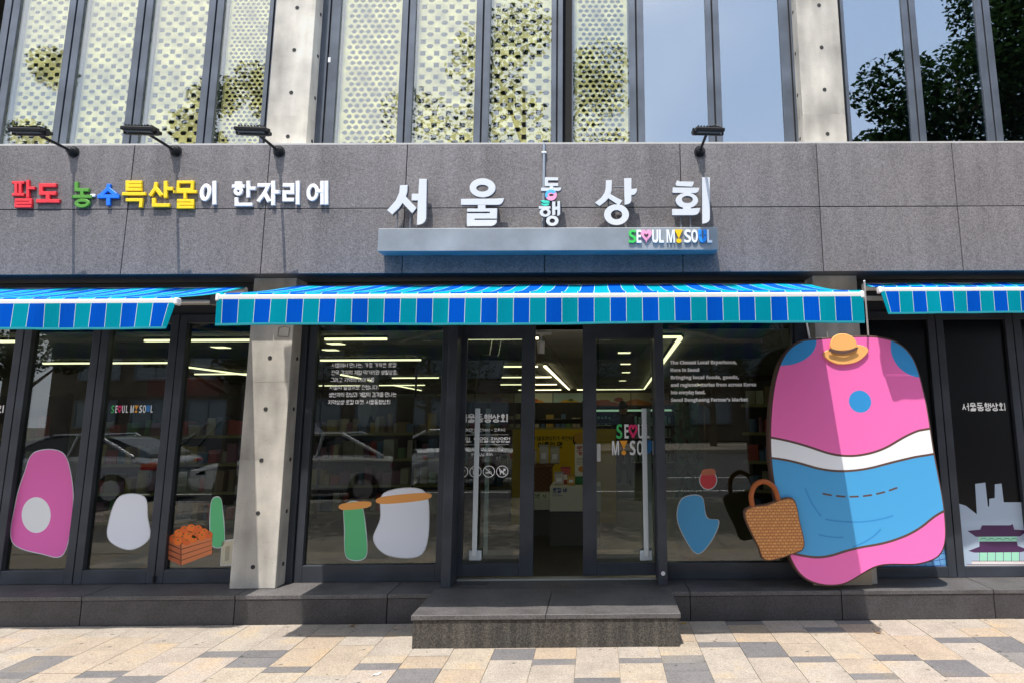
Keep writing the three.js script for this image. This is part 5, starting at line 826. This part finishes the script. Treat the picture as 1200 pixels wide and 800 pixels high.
function tree(x, z, h, r, low, n, seed, label, k, size = 0.075) {
  const t = thing('street_tree', label, 'tree', [x, -0.05, z]); seedValue = seed * 77 + 5;
  const limbs = [], ends = [];
  const taper = (a, b, r0, r1) => { const A = V(...a), B = V(...b), g = new THREE.CylinderGeometry(r1, r0, A.distanceTo(B), 9); g.applyQuaternion(new THREE.Quaternion().setFromUnitVectors(V(0, 1, 0), B.clone().sub(A).normalize())).translate(...A.add(B).multiplyScalar(0.5).toArray()); limbs.push(flat(g)); };
  taper([0, 0, 0], [0.05, low, 0.03], 0.2, 0.14); taper([0.05, low, 0.03], [0, h * 0.82, 0], 0.14, 0.03);
  for (let i = 0; i < 9; i++) { const a = rr(0, 6.28), y0 = low + (h * 0.75 - low) * (i / 9), y1 = y0 + rr(0.6, 1.5), rad = r * rr(0.55, 0.95); const e = [Math.cos(a) * rad, y1, Math.sin(a) * rad]; taper([0.02, y0, 0.02], e, 0.06, 0.015); ends.push(e); }
  mesh('trunk', limbs, barkM, t);
  const clumps = [...ends]; for (let i = 0; i < 26; i++) { const u = rr(-1, 1), a = rr(0, 6.28), s = Math.sqrt(1 - u * u); clumps.push([Math.cos(a) * s * r * rr(0.35, 1), (low + h) / 2 + 0.3 + u * (h - low) / 2 * 0.86, Math.sin(a) * s * r * rr(0.35, 1)]); }
  mesh('crown', leaves(n * 2, size, () => { const c = clumps[Math.floor(rnd() * clumps.length)], cr = r * (size < 0.06 ? 0.24 : 0.34), u = rr(-1, 1), a = rr(0, 6.28), s = Math.sqrt(1 - u * u), q = Math.cbrt(rnd()); return [c[0] + Math.cos(a) * s * cr * q, c[1] + u * cr * q * 0.8, c[2] + Math.sin(a) * s * cr * q]; }, seed * 131 + 7), leafM[k], t);
}
tree(-13.6, 9.0, 10.6, 2.2, 2.0, 11000, 1, 'leafy street tree behind the camera, farthest left, mirrored in the upper left panes', 1, 0.05);
tree(-7.3, 6.9, 9.0, 1.9, 1.5, 9000, 2, 'street tree behind the camera whose trunk is mirrored beside the first column', 0, 0.048);
tree(-1.7, 8.2, 11.2, 3.2, 2.9, 8000, 3, 'thin street tree behind the camera mirrored in the middle upper panes', 1, 0.05);
tree(8.5, 8.2, 11.8, 3.0, 3.4, 20000, 4, 'big dark street tree behind the camera mirrored in the upper right panes', 2);
tree(12.7, 9.5, 14.5, 3.6, 3.9, 20000, 5, 'tallest dark street tree behind the camera at the far right', 2);
tree(-3.9, 7.0, 6.0, 2.5, 3.5, 4500, 6, 'low street tree at the kerb behind the camera, left of it', 0);
tree(0.9, 7.1, 6.1, 2.4, 3.6, 4500, 7, 'low street tree at the kerb straight behind the camera', 1);
tree(4.7, 7.0, 6.0, 2.4, 3.5, 4500, 8, 'low street tree at the kerb behind the camera, right of it', 0);
tree(-16, 30, 8, 3.4, 2.0, 2600, 9, 'dark tree across the road, leftmost of the far row', 2); tree(-9, 29.5, 7.5, 3.6, 2.0, 2600, 10, 'dark tree across the road, second of the far row', 2); tree(-1.5, 30, 8.2, 3.6, 1.9, 2600, 11, 'dark tree across the road, middle of the far row', 2); tree(6, 29.5, 7.8, 3.5, 2.0, 2600, 12, 'dark tree across the road, fourth of the far row', 2); tree(13, 30, 8, 3.6, 2.0, 2600, 13, 'dark tree across the road, rightmost of the far row', 2);
{ // cars along the kerb
  const glassM = mat(rgb(0.012, 0.014, 0.016), 0.06), tyreM = mat(rgb(0.02, 0.02, 0.02), 0.85), rimM = mat(rgb(0.45, 0.45, 0.46), 0.3, { metalness: 0.6 }), redM = mat(rgb(0.5, 0.01, 0.01), 0.25), lampM = mat(rgb(0.7, 0.72, 0.74), 0.15);
  function car(x, z, turn, paint, tall, label) {
    const c = thing('parked_car', label, 'car', [x, -0.15, z], 'cars parked behind the camera'); c.rotation.y = turn;
    const roof = tall ? 1.72 : 1.44, pm2 = new THREE.MeshPhysicalMaterial({ color: paint, roughness: 0.3, metalness: 0.35, clearcoat: 1, clearcoatRoughness: 0.05 });
    const side = blob([[-2.25, 0.38], [-2.3, 0.62], [-2.2, 0.92], [-1.5, 1.0], [-0.2, 1.0], [0.9, 0.95], [1.85, 0.84], [2.24, 0.66], [2.28, 0.42], [1.9, 0.26], [0, 0.22], [-1.9, 0.26]], 6);
    const body = extrude(shapeOf(side), -0.86, 1.72, 0.09); mesh('body', body, pm2, c);
    const cab = shapeOf(blob(tall ? [[-2.1, 0.93], [-1.95, 1.5], [-1.5, roof], [0.1, roof], [0.7, 1.45], [1.15, 0.93]] : [[-1.95, 0.93], [-1.35, 1.3], [-0.7, roof], [0.15, roof - 0.02], [0.75, 1.25], [1.3, 0.9]], 6)), tp = (g) => { const p = g.attributes.position; for (let i = 0; i < p.count; i++) { const k = 1 - 0.24 * Math.max(0, (p.getY(i) - 0.93) / (roof - 0.93)); p.setZ(i, p.getZ(i) * k); } g.computeVertexNormals(); return g; };
    mesh('window_glass', tp(extrude(cab, -0.78, 1.56, 0.05)), glassM, c);
    mesh('roof_panel', rbx(tall ? -1.6 : -0.85, 0.2, roof - 0.02, roof + 0.03, -0.56, 0.56, 0.024, 2), pm2, c);
    for (const s of [-1, 1]) for (const [a, b] of tall ? [[[-1.95, 0.98], [-1.6, roof]], [[0.62, 0.98], [0.1, roof]], [[1.12, 0.96], [0.4, roof - 0.05]]] : [[[-1.75, 0.98], [-0.8, roof]], [[-0.35, 0.98], [-0.4, roof]], [[1.2, 0.94], [0.25, roof - 0.02]]]) mesh('pillar', tube([a[0], a[1], s * 0.78], [b[0], b[1], s * 0.6], 0.035, 8), pm2, c);
    for (const s of [-1, 1]) for (const wx of [-1.4, 1.4]) { const w = new THREE.Group(); w.name = 'wheel'; w.position.set(wx, 0.32, s * 0.8); c.add(w); mesh('tyre', flat(new THREE.CylinderGeometry(0.325, 0.325, 0.21, 28).rotateX(Math.PI / 2)), tyreM, w); mesh('rim', flat(new THREE.CylinderGeometry(0.21, 0.21, 0.225, 10).rotateX(Math.PI / 2)), rimM, w); }
    for (const s of [-1, 1]) { mesh('tail_light', rbx(-2.29, -1.95, 0.72, 0.87, s * 0.5, s * 0.87, 0.03, 2), redM, c); mesh('headlight', rbx(1.9, 2.24, 0.6, 0.74, s * 0.52, s * 0.86, 0.03, 2), lampM, c); mesh('mirror', rbx(0.72, 0.9, 0.98, 1.1, s * 0.9, s * 1.02, 0.03, 2), pm2, c); mesh('door_handle', rbx(-0.75, -0.58, 0.86, 0.885, s * 0.868, s * 0.885, 0.006, 1), rimM, c); }
    mesh('number_plate', rbx(-2.325, -2.3, 0.5, 0.61, -0.22, 0.22, 0.004, 1), white, c);
  }
  car(-6.3, 8.7, Math.PI, rgb(0.55, 0.56, 0.58), false, 'silver parked saloon car mirrored in the big window left of the door');
  car(-11.6, 8.8, Math.PI, rgb(0.36, 0.37, 0.4), false, 'grey parked saloon car mirrored in the left folding windows');
  car(-4.2, 11.7, Math.PI, rgb(0.8, 0.8, 0.8), false, 'white saloon car in the second row mirrored beside the left door post');
  car(-9.6, 11.6, Math.PI, rgb(0.05, 0.052, 0.058), true, 'tall dark car in the second row mirrored in the left windows');
  car(7.5, 9.0, Math.PI, rgb(0.12, 0.13, 0.15), true, 'tall dark grey parked car behind the camera at right');
}
{ // building across the road
  const b = thing('office_building', 'low brown office building across the road mirrored in the shop glass', 'building', [0, 0, 36]);
  mesh('wall', bx(-34, 30, 0, 9.5, 0, 10), mat(rgb(0.085, 0.07, 0.06), 0.85, { map: tiled(concreteT, 3) }), b); mesh('roof', bx(-34.3, 30.3, 9.5, 9.9, -0.3, 10.3), mat(rgb(0.25, 0.25, 0.25), 0.8), b);
  const pg = bx(-1.2, 1.2, 0, 1.5, -0.02, 0.02), fg = merge([bx(-1.3, 1.3, -0.1, 0, -0.08, 0.02), bx(-1.3, 1.3, 1.5, 1.6, -0.08, 0.02), bx(-1.3, -1.2, 0, 1.5, -0.08, 0.02), bx(1.2, 1.3, 0, 1.5, -0.08, 0.02), bx(-0.03, 0.03, 0, 1.5, -0.07, 0.02)]), gm = mat(rgb(0.1, 0.13, 0.16), 0.08);
  for (let f = 0; f < 3; f++) for (let i = 0; i < 18; i++) { const w = new THREE.Group(); w.name = 'window'; w.position.set(-31 + i * 3.45, 1.1 + f * 2.9, -0.02); b.add(w); mesh('pane', pg, gm, w); mesh('frame', fg, frameUp, w); }
}
renderer.render(scene, camera);
